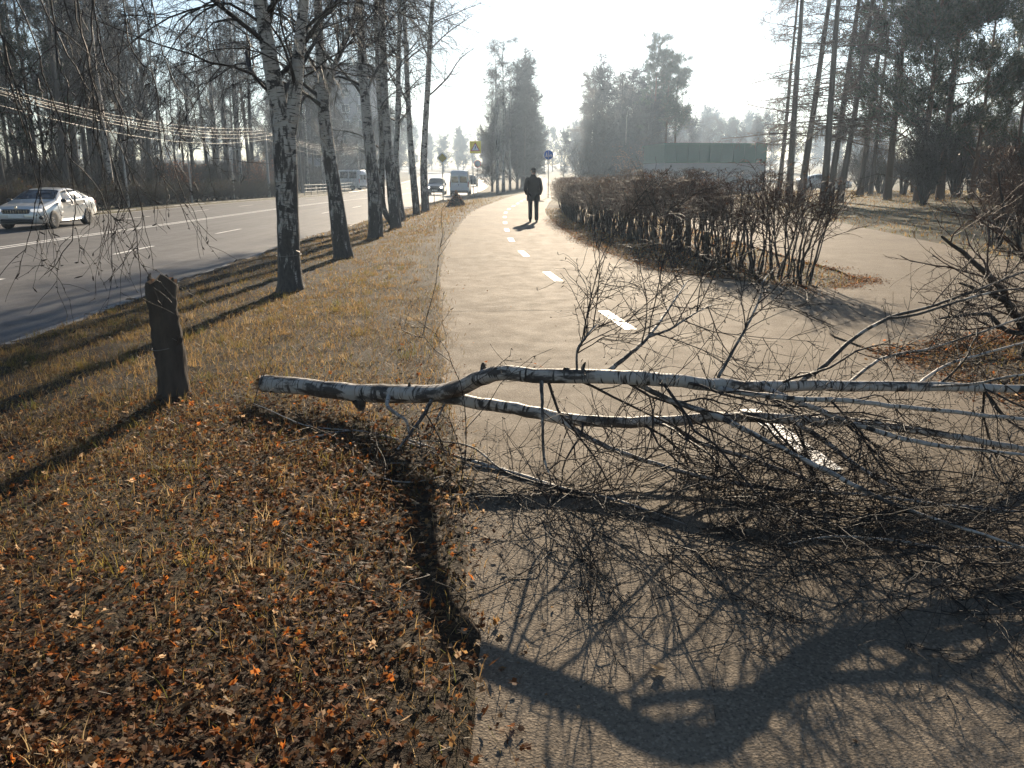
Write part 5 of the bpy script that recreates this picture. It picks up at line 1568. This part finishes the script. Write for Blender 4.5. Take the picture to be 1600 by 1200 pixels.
def vehicle(name, L_, stations, wheels, wr, body_mat, label, cat, loc, rz, side_glass, front_glass, rear_glass, lamps, group=None, track=None, extra=None):
    """local: front at y=0, rear at y=+L, x across"""
    root = empty(name, loc, rz, label, cat, group)
    D, H = loft(stations)
    n, k = H.shape[:2]
    ringp = np.concatenate([H, H[:, -2:0:-1] * [-1, 1]], 1)
    K = ringp.shape[1]
    v = np.concatenate([ringp[:, :, :1], np.broadcast_to(D[:, 0][:, None, None], (n, K, 1)), ringp[:, :, 1:]], 2).reshape(-1, 3)
    f = [(i * K + j, i * K + (j + 1) % K, (i + 1) * K + (j + 1) % K, (i + 1) * K + j) for i in range(n - 1) for j in range(K)]
    f += [tuple(range(K - 1, -1, -1)), tuple((n - 1) * K + j for j in range(K))]
    mb_ = MB(); mb_.add(v, f); body = mb_.build('body', body_mat, root)
    # wheel openings cut out, then the cutter is thrown away
    wid = D[:, 4].max()
    cut = MB()
    for wy in wheels:
        for sd in (-1, 1):
            lathe(cut, [(wr * 1.19, -.16), (wr * 1.19, .30)] if sd > 0 else [(wr * 1.19, -.30), (wr * 1.19, .16)], (sd * (wid - .09), wy, wr + .02), 'x', 28)
    co = cut.build('cut', trim, None)
    md = body.modifiers.new('b', 'BOOLEAN'); md.operation = 'DIFFERENCE'; md.object = co; md.solver = 'EXACT'
    bpy.context.view_layer.update()
    ev = body.evaluated_get(bpy.context.evaluated_depsgraph_get())
    me = bpy.data.meshes.new_from_object(ev)
    body.modifiers.clear(); old = body.data; body.data = me; me.name = 'body'
    bpy.data.objects.remove(co, do_unlink=True)
    def S_(y_, j):                                   # point on the half skin, j = float index along the outline
        i = np.interp(y_, D[:, 0], np.arange(n)); a = int(min(i, n - 2)); u = i - a
        h = H[a] * (1 - u) + H[a + 1] * u
        b = int(min(j, k - 2)); w_ = j - b
        p = h[b] * (1 - w_) + h[b + 1] * w_
        return np.array([p[0], y_, p[1]])
    def patch(nm, ys, js, m, sides=(1, -1), off=.006, parent=root, both=False):
        """a thin raised panel that follows the skin; ys rows: (y at low j, y at high j)"""
        for sd in sides:
            ny, nj = 10, 5
            P = np.zeros((ny, nj, 3))
            for b in range(nj):
                t_ = b / (nj - 1); j = js[0] + (js[1] - js[0]) * t_
                y0 = ys[0][0] + (ys[0][1] - ys[0][0]) * t_; y1 = ys[1][0] + (ys[1][1] - ys[1][0]) * t_
                for a in range(ny):
                    P[a, b] = S_(y0 + (y1 - y0) * a / (ny - 1), j)
            N = np.cross(np.gradient(P, axis=0), np.gradient(P, axis=1)); N = nrm(N)
            if N[..., 0].mean() < 0 and abs(N[..., 0].mean()) > .15: N = -N
            if abs(N[..., 0].mean()) <= .15 and N[..., 2].mean() < 0: N = -N
            A_ = P + N * off; B_ = P - N * .02
            v_ = np.concatenate([A_.reshape(-1, 3), B_.reshape(-1, 3)]) * [sd, 1, 1]
            ff = []
            for a in range(ny - 1):
                for b in range(nj - 1):
                    c = a * nj + b; ff.append((c, c + nj, c + nj + 1, c + 1))
            m2 = ny * nj
            ed = [a * nj for a in range(ny)] + [(ny - 1) * nj + b for b in range(1, nj)] + [a * nj + nj - 1 for a in range(ny - 2, -1, -1)] + [b for b in range(nj - 2, 0, -1)]
            for e0, e1 in zip(ed, ed[1:] + ed[:1]): ff.append((e0, e1, e1 + m2, e0 + m2))
            q = MB(); q.add(v_, ff); o = q.build(nm, m, parent)
        return o
    def across(nm, ya, yb, ja, m, off=.006):
        """a panel from side to side over the top (windscreens)"""
        ny, nx = 8, 9
        P = np.zeros((ny, nx, 3))
        for a in range(ny):
            y_ = ya + (yb - ya) * a / (ny - 1)
            for b in range(nx):
                t_ = -1 + 2 * b / (nx - 1); j = 10 - (10 - ja) * abs(t_)
                p = S_(y_, j); P[a, b] = (p[0] * np.sign(t_), p[1], p[2])
        N = nrm(np.cross(np.gradient(P, axis=0), np.gradient(P, axis=1)))
        N = np.where(N[..., 2:3] < 0, -N, N)
        v_ = np.concatenate([(P + N * off).reshape(-1, 3), (P - N * .02).reshape(-1, 3)])
        ff = [(a * nx + b, (a + 1) * nx + b, (a + 1) * nx + b + 1, a * nx + b + 1) for a in range(ny - 1) for b in range(nx - 1)]
        m2 = ny * nx
        ed = [a * nx for a in range(ny)] + [(ny - 1) * nx + b for b in range(1, nx)] + [a * nx + nx - 1 for a in range(ny - 2, -1, -1)] + [b for b in range(nx - 2, 0, -1)]
        for e0, e1 in zip(ed, ed[1:] + ed[:1]): ff.append((e0, e1, e1 + m2, e0 + m2))
        q = MB(); q.add(v_, ff); return q.build(nm, m, root)
    for sg in side_glass: patch('side_window', sg, (5.35, 6.9), glass)
    if front_glass: across('windscreen', front_glass[0], front_glass[1], 7.2, glass)
    if rear_glass: across('rear_window', rear_glass[0], rear_glass[1], 7.3, glass)
    # wheels
    m_t = MB(); lathe(m_t, [(wr * .62, -.10), (wr * .93, -.11), (wr, -.07), (wr, .07), (wr * .93, .11), (wr * .62, .10)], (0, 0, 0), 'x', 28); tm = m_t.mesh('tyre', rub)
    m_r = MB(); lathe(m_r, [(wr * .60, .02), (wr * .64, .085), (wr * .60, .095), (wr * .57, .05)], (0, 0, 0), 'x', 28)
    lathe(m_r, [(wr * .14, .03), (wr * .14, .085), (wr * .10, .09)], (0, 0, 0), 'x', 14)
    for q in range(5):
        a_ = q * 2 * np.pi / 5
        for da in (-.13, .13):
            p = np.array([[.07, math.cos(a_) * wr * .1, math.sin(a_) * wr * .1], [.075, math.cos(a_ + da) * wr * .6, math.sin(a_ + da) * wr * .6]])
            tubes(m_r, p, np.array([.035, .028]), 5)
    rm = m_r.mesh('rim', alloy, False)
    for wy in wheels:
        for sd in (-1, 1):
            w_o = bpy.data.objects.new('wheel', tm); COL.objects.link(w_o); w_o.parent = root
            w_o.location = (sd * (wid - .10), wy, wr); w_o.rotation_euler = (0, 0, 0 if sd > 0 else math.pi)
            r_o = bpy.data.objects.new('rim', rm); COL.objects.link(r_o); r_o.parent = w_o
            m2 = None
    for (nm, c, d, m, bv) in lamps:
        q = MB(); box(q, c, d, bev=bv); q.build(nm, m, root, smooth=False)
    if extra: extra(root, patch, S_, across)
    return root

sedan_st = [(0.0, .30, .58, .66, .66, .64, .52), (.06, .24, .66, .76, .80, .76, .62), (.25, .20, .74, .84, .87, .82, .70), (.9, .18, .86, .96, .905, .86, .74), (1.32, .18, .92, 1.03, .91, .87, .76),
            (1.75, .18, .93, 1.27, .91, .875, .68), (2.1, .18, .94, 1.42, .91, .88, .62), (2.6, .18, .95, 1.475, .91, .88, .60), (3.1, .18, .965, 1.46, .91, .88, .60), (3.6, .18, .98, 1.36, .905, .875, .60),
            (4.05, .20, 1.0, 1.20, .90, .86, .63), (4.4, .24, 1.0, 1.08, .88, .83, .68), (4.6, .30, .94, 1.04, .84, .78, .66), (4.69, .42, .86, .96, .74, .70, .60)]
def sedan_extra(root, patch, S_, across):
    patch('door', ((1.42, 1.62), (2.50, 2.50)), (2.2, 5.0), pearl, off=.0015)
    patch('door', ((2.53, 2.53), (3.32, 3.55)), (2.2, 5.0), pearl, off=.0015)
    patch('sill', ((1.34, 1.36), (3.2, 3.2)), (1.5, 2.1), trim, off=.0015)
    for sd in (-1, 1):
        for yy_ in (2.30, 3.28):
            q = MB(); box(q, (sd * .925, yy_, .82), (.03, .19, .03), bev=.01); q.build('door_handle', pearl, root)
        q = MB(); box(q, (sd * .99, 1.55, 1.0), (.22, .13, .14), bev=.05); q.build('mirror', trim, root)
        q = MB(); box(q, (sd * .76, .10, .44), (.28, .10, .12), bev=.03); q.build('air_intake', trim, root, smooth=False)
    q = MB(); box(q, (0, .015, .665), (.98, .12, .16), bev=.04); gr_ = q.build('grille', trim, root, smooth=False)
    q = MB()
    for k in range(10): box(q, (-.42 + k * .0933, -.049, .665), (.012, .012, .12))
    q.build('grille_bar', chrome, gr_, smooth=False)['kind'] = 'stuff'
    q = MB(); box(q, (0, -.02, .50), (.54, .02, .12), bev=.005); q.build('number_plate', plate_m, root, smooth=False)
    q = MB(); box(q, (0, .02, .33), (1.15, .12, .13), bev=.03); q.build('lower_grille', trim, root, smooth=False)
    q = MB(); lathe(q, [(.045, -.01), (.045, .01)], (0, .06, .80), 'y', 16); q.build('badge', chrome, root, smooth=False)
SG = [((1.66, 2.02), (2.50, 2.50)), ((2.56, 2.56), (3.35, 3.30)), ((3.40, 3.36), (3.95, 3.6))]
cx = -17.8; cy = 30.2
sedan = vehicle('sedan', 4.69, sedan_st, (.90, 3.62), .34, pearl, 'pearl white sedan driving towards the camera in the far lane', 'car', (cx, cy, float(ROADZ(cx, cy))), 0.04, SG, (1.38, 2.05), (3.72, 4.32),
                [('headlight', (-.70, .085, .70), (.36, .20, .11), lens_glow, .03), ('headlight', (.70, .085, .70), (.36, .20, .11), lens_glow, .03),
                 ('tail_light', (-.66, 4.60, .86), (.32, .14, .14), red_l, .03), ('tail_light', (.66, 4.60, .86), (.32, .14, .14), red_l, .03)], extra=sedan_extra)

van_st = [(0, .40, .80, .92, .80, .76, .60), (.1, .32, .95, 1.08, .92, .88, .74), (.5, .30, 1.08, 1.22, .97, .92, .80), (.95, .30, 1.16, 1.40, .985, .95, .84), (1.5, .30, 1.2, 2.0, .99, .96, .80), (1.9, .30, 1.25, 2.40, .99, .97, .82), (2.4, .30, 1.3, 2.55, .99, .975, .84),
          (5.2, .30, 1.3, 2.56, .99, .975, .84), (5.42, .34, 1.3, 2.50, .98, .965, .83), (5.50, .42, 1.3, 2.42, .95, .94, .80)]
def van_extra(root, patch, S_, across):
    q = MB(); box(q, (-.44, 5.515, 1.62), (.72, .05, .60), bev=.04); q.build('rear_window', glass, root, smooth=False)
    q = MB(); box(q, (.44, 5.515, 1.62), (.72, .05, .60), bev=.04); q.build('rear_window', glass, root, smooth=False)
    for sd in (-1, 1):
        q = MB(); box(q, (sd * .445, 5.50, 1.26), (.865, .03, 1.66), bev=.015); q.build('rear_door', vanw, root, smooth=False)
        q = MB(); box(q, (sd * .905, 5.46, 1.15), (.11, .10, .62), bev=.03); q.build('tail_light', red_l, root, smooth=False)
        q = MB(); box(q, (sd * 1.13, 1.35, 1.35), (.24, .14, .36), bev=.05); q.build('mirror', trim, root)
    q = MB(); box(q, (0, 5.53, .46), (1.8, .14, .20), bev=.03); q.build('bumper', trim, root, smooth=False)
    q = MB(); box(q, (0, 5.53, .78), (.54, .02, .12)); q.build('number_plate', plate_m, root, smooth=False)
    q = MB(); box(q, (.06, 5.53, 1.12), (.05, .03, .16), bev=.01); q.build('door_handle', trim, root, smooth=False)
vx, vy = -5.35, 86.0
van = vehicle('van', 5.5, van_st, (.95, 4.45), .36, vanw, 'white high-roof van seen from behind, driving away on the road', 'van', (vx, vy + 5.5, float(ROADZ(vx, vy))), math.pi, [((1.55, 1.85), (2.35, 2.35)), ((2.6, 2.6), (3.8, 3.8)), ((3.95, 3.95), (5.1, 5.1))], (1.02, 1.85), None, [], extra=van_extra)
# the van's local rear (+y) faces the camera because it is turned half round
suv_st = [(0, .36, .74, .82, .74, .70, .56), (.08, .28, .90, .98, .86, .82, .70), (.4, .26, .98, 1.06, .90, .86, .76), (1.15, .26, 1.02, 1.12, .91, .88, .78), (1.6, .26, 1.04, 1.52, .915, .89, .70), (1.95, .26, 1.06, 1.74, .915, .89, .68), (2.6, .26, 1.07, 1.78, .915, .89, .68), (3.7, .26, 1.08, 1.76, .91, .88, .68), (4.1, .28, 1.08, 1.60, .90, .87, .68), (4.3, .36, 1.05, 1.25, .86, .83, .68), (4.38, .44, .98, 1.1, .80, .76, .62)]
def suv_extra(root, patch, S_, across):
    q = MB(); box(q, (0, .01, .76), (.9, .12, .24), bev=.03); q.build('grille', trim, root, smooth=False)
    q = MB(); box(q, (0, -.04, .50), (.54, .03, .12)); q.build('number_plate', plate_m, root, smooth=False)
    q = MB(); box(q, (0, .0, .42), (1.5, .16, .16), bev=.04); q.build('bumper', trim, root, smooth=False)
    for sd in (-1, 1):
        q = MB(); box(q, (sd * 1.0, 1.45, 1.12), (.22, .13, .18), bev=.05); q.build('mirror', trim, root)
SGS = [((1.6, 1.9), (2.5, 2.5)), ((2.56, 2.56), (3.35, 3.35)), ((3.42, 3.42), (4.0, 3.9))]
sxx, syy = -8.0, 88.0
suv = vehicle('suv', 4.38, suv_st, (.85, 3.5), .36, darkp, 'dark boxy car with lit headlights coming towards the camera beside the van', 'car', (sxx, syy, float(ROADZ(sxx, syy))), 0, SGS, (1.2, 1.92), (3.95, 4.25),
              [('headlight', (-.66, .03, .80), (.26, .12, .17), lit, .04), ('headlight', (.66, .03, .80), (.26, .12, .17), lit, .04)], extra=suv_extra)
# parked vehicles beyond the far kerb, behind the railing
pv = copy_tree(van); px_ = float(road_e(118)) - ROAD_W - 5.5
pv.location = (px_, 112, gz(px_, 112)); pv.rotation_euler.z = R_(250); pv['label'] = 'white van parked off the far side of the road behind the railing'
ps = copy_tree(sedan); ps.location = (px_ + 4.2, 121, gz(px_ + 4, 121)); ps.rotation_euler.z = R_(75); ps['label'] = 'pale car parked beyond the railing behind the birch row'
pg = copy_tree(suv); pg.location = (px_ - 4, 104, gz(px_ - 4, 104)); pg.rotation_euler.z = R_(40); pg['label'] = 'dark car parked left of the parked white van'
# small cars glimpsed far along the road and far right through the trunks
fc = copy_tree(suv); fc.location = (float(road_e(135)) - 2.5, 135, float(base_z(135)) - .42); fc.rotation_euler.z = math.pi; fc['label'] = 'dark car far ahead on the road among the clump trunks'
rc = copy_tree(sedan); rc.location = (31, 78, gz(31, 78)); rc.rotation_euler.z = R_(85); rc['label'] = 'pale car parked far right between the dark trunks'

# ================================================================== the walking person
g = np.random.default_rng(91)
pp_ = on_ground(833, 347, .02)
person = empty('person', (pp_[0], pp_[1], float(PATHZ(pp_[0], pp_[1]))), R_(-4), 'person in a dark coat, dark trousers and cap walking on the path', 'person')
coat_m = simple('dark_coat', (.012, .012, .015), .8, 0, .25, .3, 8)
trous = simple('dark_trousers', (.016, .017, .022), .85, 0, .2, .3, 8)
skin_m = simple('skin', (.42, .25, .18), .55, 0, .3, .1, 10)
shoe_m = simple('black_shoes', (.012, .012, .012), .5)
cap_m = simple('dark_cap', (.015, .014, .016), .85, 0, .2)
hair_m = simple('grey_hair', (.09, .08, .075), .8)
def skin_mesh(name, verts, edges, radii, m, parent, sub=2, root=0):
    me = bpy.data.meshes.new(name); me.from_pydata(verts, edges, [])
    o = bpy.data.objects.new(name, me); COL.objects.link(o)
    md = o.modifiers.new('s', 'SKIN'); md.use_smooth_shade = True
    for i, r in enumerate(radii):
        d = me.skin_vertices[0].data[i]; d.radius = r if isinstance(r, tuple) else (r, r); d.use_root = (i == root)
    s2 = o.modifiers.new('u', 'SUBSURF'); s2.levels = sub; s2.render_levels = sub
    bpy.context.view_layer.update()
    ev = o.evaluated_get(bpy.context.evaluated_depsgraph_get())
    nm = bpy.data.meshes.new_from_object(ev); o.modifiers.clear(); o.data = nm
    nm.materials.clear(); nm.materials.append(m)
    for p in nm.polygons: p.use_smooth = True
    o.parent = parent
    return o
# facing away (+y). one continuous body
V_ = [(0, 0, .96), (0, .0, 1.12), (0, .01, 1.30), (0, .0, 1.43), (0, .015, 1.52), (0, .025, 1.60),
      (.10, .0, .90), (.11, -.02, .50), (.115, -.05, .10), (.12, .08, .045), (-.10, .0, .90), (-.10, .05, .50), (-.10, .10, .12), (-.11, .23, .05),
      (.18, .0, 1.39), (.25, -.05, 1.14), (.20, .06, .93), (-.18, .0, 1.39), (-.25, -.05, 1.14), (-.20, .06, .93)]
E_ = [(0, 1), (1, 2), (2, 3), (3, 4), (4, 5), (0, 6), (6, 7), (7, 8), (8, 9), (0, 10), (10, 11), (11, 12), (12, 13), (3, 14), (14, 15), (15, 16), (3, 17), (17, 18), (18, 19)]
Rr = [(.15, .11), (.14, .11), (.16, .115), (.12, .09), .055, .06, .085, .06, .042, .035, .085, .06, .042, .035, .06, .046, .038, .06, .046, .038]
body = skin_mesh('body', V_, E_, Rr, skin_m, person)
# trousers, legs taper to the hem
skin_mesh('trousers', [(0, 0, .97), (.10, .0, .88), (.11, -.02, .50), (.118, -.05, .045), (-.10, .0, .88), (-.10, .05, .50), (-.103, .105, .05)], [(0, 1), (1, 2), (2, 3), (0, 4), (4, 5), (5, 6)], [(.165, .125), .10, .078, .072, .10, .078, .072], trous, person)
# coat: lofted hem to collar
mb = MB(); prof = [(.70, .225, .165, .0), (.78, .225, .165, .0), (.95, .21, .155, .0), (1.10, .20, .145, .0), (1.25, .215, .15, .0), (1.36, .225, .14, .0), (1.43, .19, .12, .0), (1.475, .13, .095, .01), (1.53, .085, .085, .012), (1.56, .080, .082, .012)]
ns_ = 24; v = []
for z, a_, b_, oy in prof:
    for k in range(ns_):
        t_ = 2 * np.pi * k / ns_; c_, s_ = math.cos(t_), math.sin(t_)
        fold = 1 + (.035 * math.sin(5 * t_ + z * 3) if z < 1.1 else .01 * math.sin(7 * t_))
        v.append((a_ * np.sign(c_) * abs(c_) ** .85 * fold, b_ * np.sign(s_) * abs(s_) ** .85 * fold + oy, z))
f = [(i * ns_ + k, i * ns_ + (k + 1) % ns_, (i + 1) * ns_ + (k + 1) % ns_, (i + 1) * ns_ + k) for i in range(len(prof) - 1) for k in range(ns_)]
mb.add(np.array(v), f)
for sd in (-1, 1):
    q = resample(np.array([(sd * .14, .0, 1.43, .07), (sd * .20, -.01, 1.37, .078), (sd * .255, -.05, 1.16, .064), (sd * .26, -.02, 1.06, .060), (sd * .215, .06, .92, .055)]), 16)
    tubes(mb, q[:, :3], q[:, 3], 14, lump=.05, rg=g)
mb.build('coat', coat_m, person)
# head, turned a little to the left
hd = MB(); zc = 1.665
nz_, nt_ = 16, 22; v = []
for i in range(nz_ + 1):
    ph = np.pi * i / nz_ - np.pi / 2
    for k in range(nt_):
        th = 2 * np.pi * k / nt_
        x = .074 * math.cos(ph) * math.cos(th); y_ = .096 * math.cos(ph) * math.sin(th); z = .118 * math.sin(ph)
        if z < 0 and y_ < 0: y_ *= 1 - .25 * (-z / .118)
        x *= 1 - .22 * max(0, -z / .118)
        v.append((x, y_, z))
f = [(i * nt_ + k, i * nt_ + (k + 1) % nt_, (i + 1) * nt_ + (k + 1) % nt_, (i + 1) * nt_ + k) for i in range(nz_) for k in range(nt_)]
hd.add(np.array(v), f)
tubes(hd, np.array([[0, .090, .025], [0, .112, -.012], [0, .104, -.03]]), np.array([.010, .017, .012]), 8)   # nose
for sd in (-1, 1): tubes(hd, np.array([[sd * .070, -.012, .03], [sd * .082, -.014, .0], [sd * .070, -.004, -.03]]), np.array([.012, .018, .010]), 8)
h_o = hd.build('head', skin_m, person, loc=(0, .03, zc)); h_o.rotation_euler = (R_(-4), 0, R_(28))
q = MB()
for sd in (-1, 1): lathe(q, [(.004, -.006), (.011, -.003), (.011, .003), (.004, .006)], (sd * .03, .090, .022), 'y', 10)
q.build('eyes', blk, h_o)
q = MB(); tubes(q, np.array([[-.024, .088, -.055], [0, .094, -.057], [.024, .088, -.055]]), np.array([.004, .006, .004]), 6); q.build('mouth', red, h_o)
q = MB(); v = []
for i in range(7):
    ph = -.25 + (np.pi / 2 + .25) * i / 6
    for k in range(20):
        th = 2 * np.pi * k / 20
        v.append((.083 * math.cos(ph) * math.cos(th), .104 * math.cos(ph) * math.sin(th) - .004, .045 + .082 * math.sin(ph)))
q.add(np.array(v), [(i * 20 + k, i * 20 + (k + 1) % 20, (i + 1) * 20 + (k + 1) % 20, (i + 1) * 20 + k) for i in range(6) for k in range(20)])
box(q, (0, .125, .035), (.13, .09, .014), bev=.006)
q.build('cap', cap_m, h_o)
q = MB(); v = []
for i in range(5):
    z = -.045 + i * .02
    for k in range(13):
        th = np.pi * (1.0 + k / 12)
        rr_ = math.sqrt(max(.1, 1 - (z / .118) ** 2)); v.append((.080 * rr_ * math.cos(th), .100 * rr_ * math.sin(th) * (1 if z > -.02 else .92), z))
q.add(np.array(v), [(i * 13 + k, i * 13 + k + 1, (i + 1) * 13 + k + 1, (i + 1) * 13 + k) for i in range(4) for k in range(12)])
q.build('hair', hair_m, h_o)
for sd, yo, zt in ((1, -.05, .0), (-1, .10, .0)):
    q = MB(); n_ = 10; v = []
    xs_ = .118 if sd > 0 else -.105
    for i, (yy_, w_, hh) in enumerate([(-.07, .030, .05), (-.05, .040, .085), (.0, .042, .095), (.06, .042, .075), (.12, .046, .055), (.17, .040, .045), (.20, .020, .03)]):
        for k in range(n_):
            a_ = 2 * np.pi * k / n_
            v.append((xs_ + w_ * math.cos(a_), yo + yy_, .002 + hh * .5 + hh * .5 * math.sin(a_)))
    q.add(np.array(v), [(i * n_ + k, i * n_ + (k + 1) % n_, (i + 1) * n_ + (k + 1) % n_, (i + 1) * n_ + k) for i in range(6) for k in range(n_)] + [tuple(range(n_)), tuple(60 + k for k in range(n_))])
    q.build('shoe', shoe_m, person)

# ================================================================== the air
HZ = dict(density=.0006, aniso=.64)
mb = MB(); box(mb, (0, 330, 25), (1300, 800, 60))
haze = mb.mesh('haze', [], False)
hm = bpy.data.materials.new('haze_air'); hm.use_nodes = True
nt = hm.node_tree
for n_ in list(nt.nodes):
    if n_.type == 'BSDF_PRINCIPLED': nt.nodes.remove(n_)
pv_ = nt.nodes.new('ShaderNodeVolumePrincipled')
pv_.inputs['Color'].default_value = (.60, .77, 1.0, 1)
pv_.inputs['Density'].default_value = HZ['density']
pv_.inputs['Anisotropy'].default_value = HZ['aniso']
nt.links.new(pv_.outputs[0], nt.nodes['Material Output'].inputs['Volume'])
haze.materials.append(hm)
ho = bpy.data.objects.new('haze', haze); COL.objects.link(ho); tag(ho, kind='stuff')

# ================================================================== labels that single things out by their place
ORD = ['leftmost', 'second', 'third', 'fourth', 'fifth', 'sixth', 'seventh', 'eighth', 'ninth', 'tenth', 'eleventh', 'twelfth', 'thirteenth', 'fourteenth', 'fifteenth']
for grp, what, where in [('larch grove', 'tall bare larch', 'in the grove beyond the hedge'), ('pines on the right', 'large dark pine', 'in the pine group on the right'),
                         ('hazy clump right of the path', 'bare hazy tree', 'in the large clump right of the path'), ('birch clump far ahead', 'bare birch', 'in the hazy clump between road and path'),
                         ('pines of the hazy clump', 'hazy pine', 'at the right side of the large clump ahead'), ('shrubs of the brown thicket', 'brown twiggy shrub', 'in the thicket beyond the side path'),
                         ('bare trees behind the pines', 'bare tree', 'behind the pines on the right'), ('bushes under the pines', 'brown shaded bush', 'among those under the right pines'),
                         ('utility poles along the far kerb', 'pale cable pole', 'along the far kerb'), ('lamp posts across the road', 'short pale lamp post', 'behind the low shrubs across the road'),
                         ('pines in the wood across the road', 'dark pine', 'among the bare trees across the road')]:
    ms_ = sorted([o for o in COL.objects if o.get('group') == grp], key=lambda o: o.location.x / max(o.location.y, 1))
    for i, o in enumerate(ms_):
        w_ = 'leftmost' if i == 0 else ('rightmost' if i == len(ms_) - 1 else ORD[i] + ' from the left,')
        o['label'] = f'{w_} {what} {where}' if i in (0, len(ms_) - 1) else f'{what} {where}, {ORD[i]} from the left'
ms_ = sorted([o for o in COL.objects if o.get('group') == 'shrubs of the clipped hedge'], key=lambda o: o.location.y)
for i, o in enumerate(ms_[1:13]):
    o['label'] = f'bare clipped hedge shrub, {ORD[i + 1]} from the near end of the row'
cb_ = [o for o in COL.objects if o.get('group') == 'overhead cables']
for o, w_ in zip(cb_, ['topmost', 'second from top', 'middle', 'second lowest', 'lowest']): o['label'] = f'{w_} cable of the bright bundle along the far side of the road'
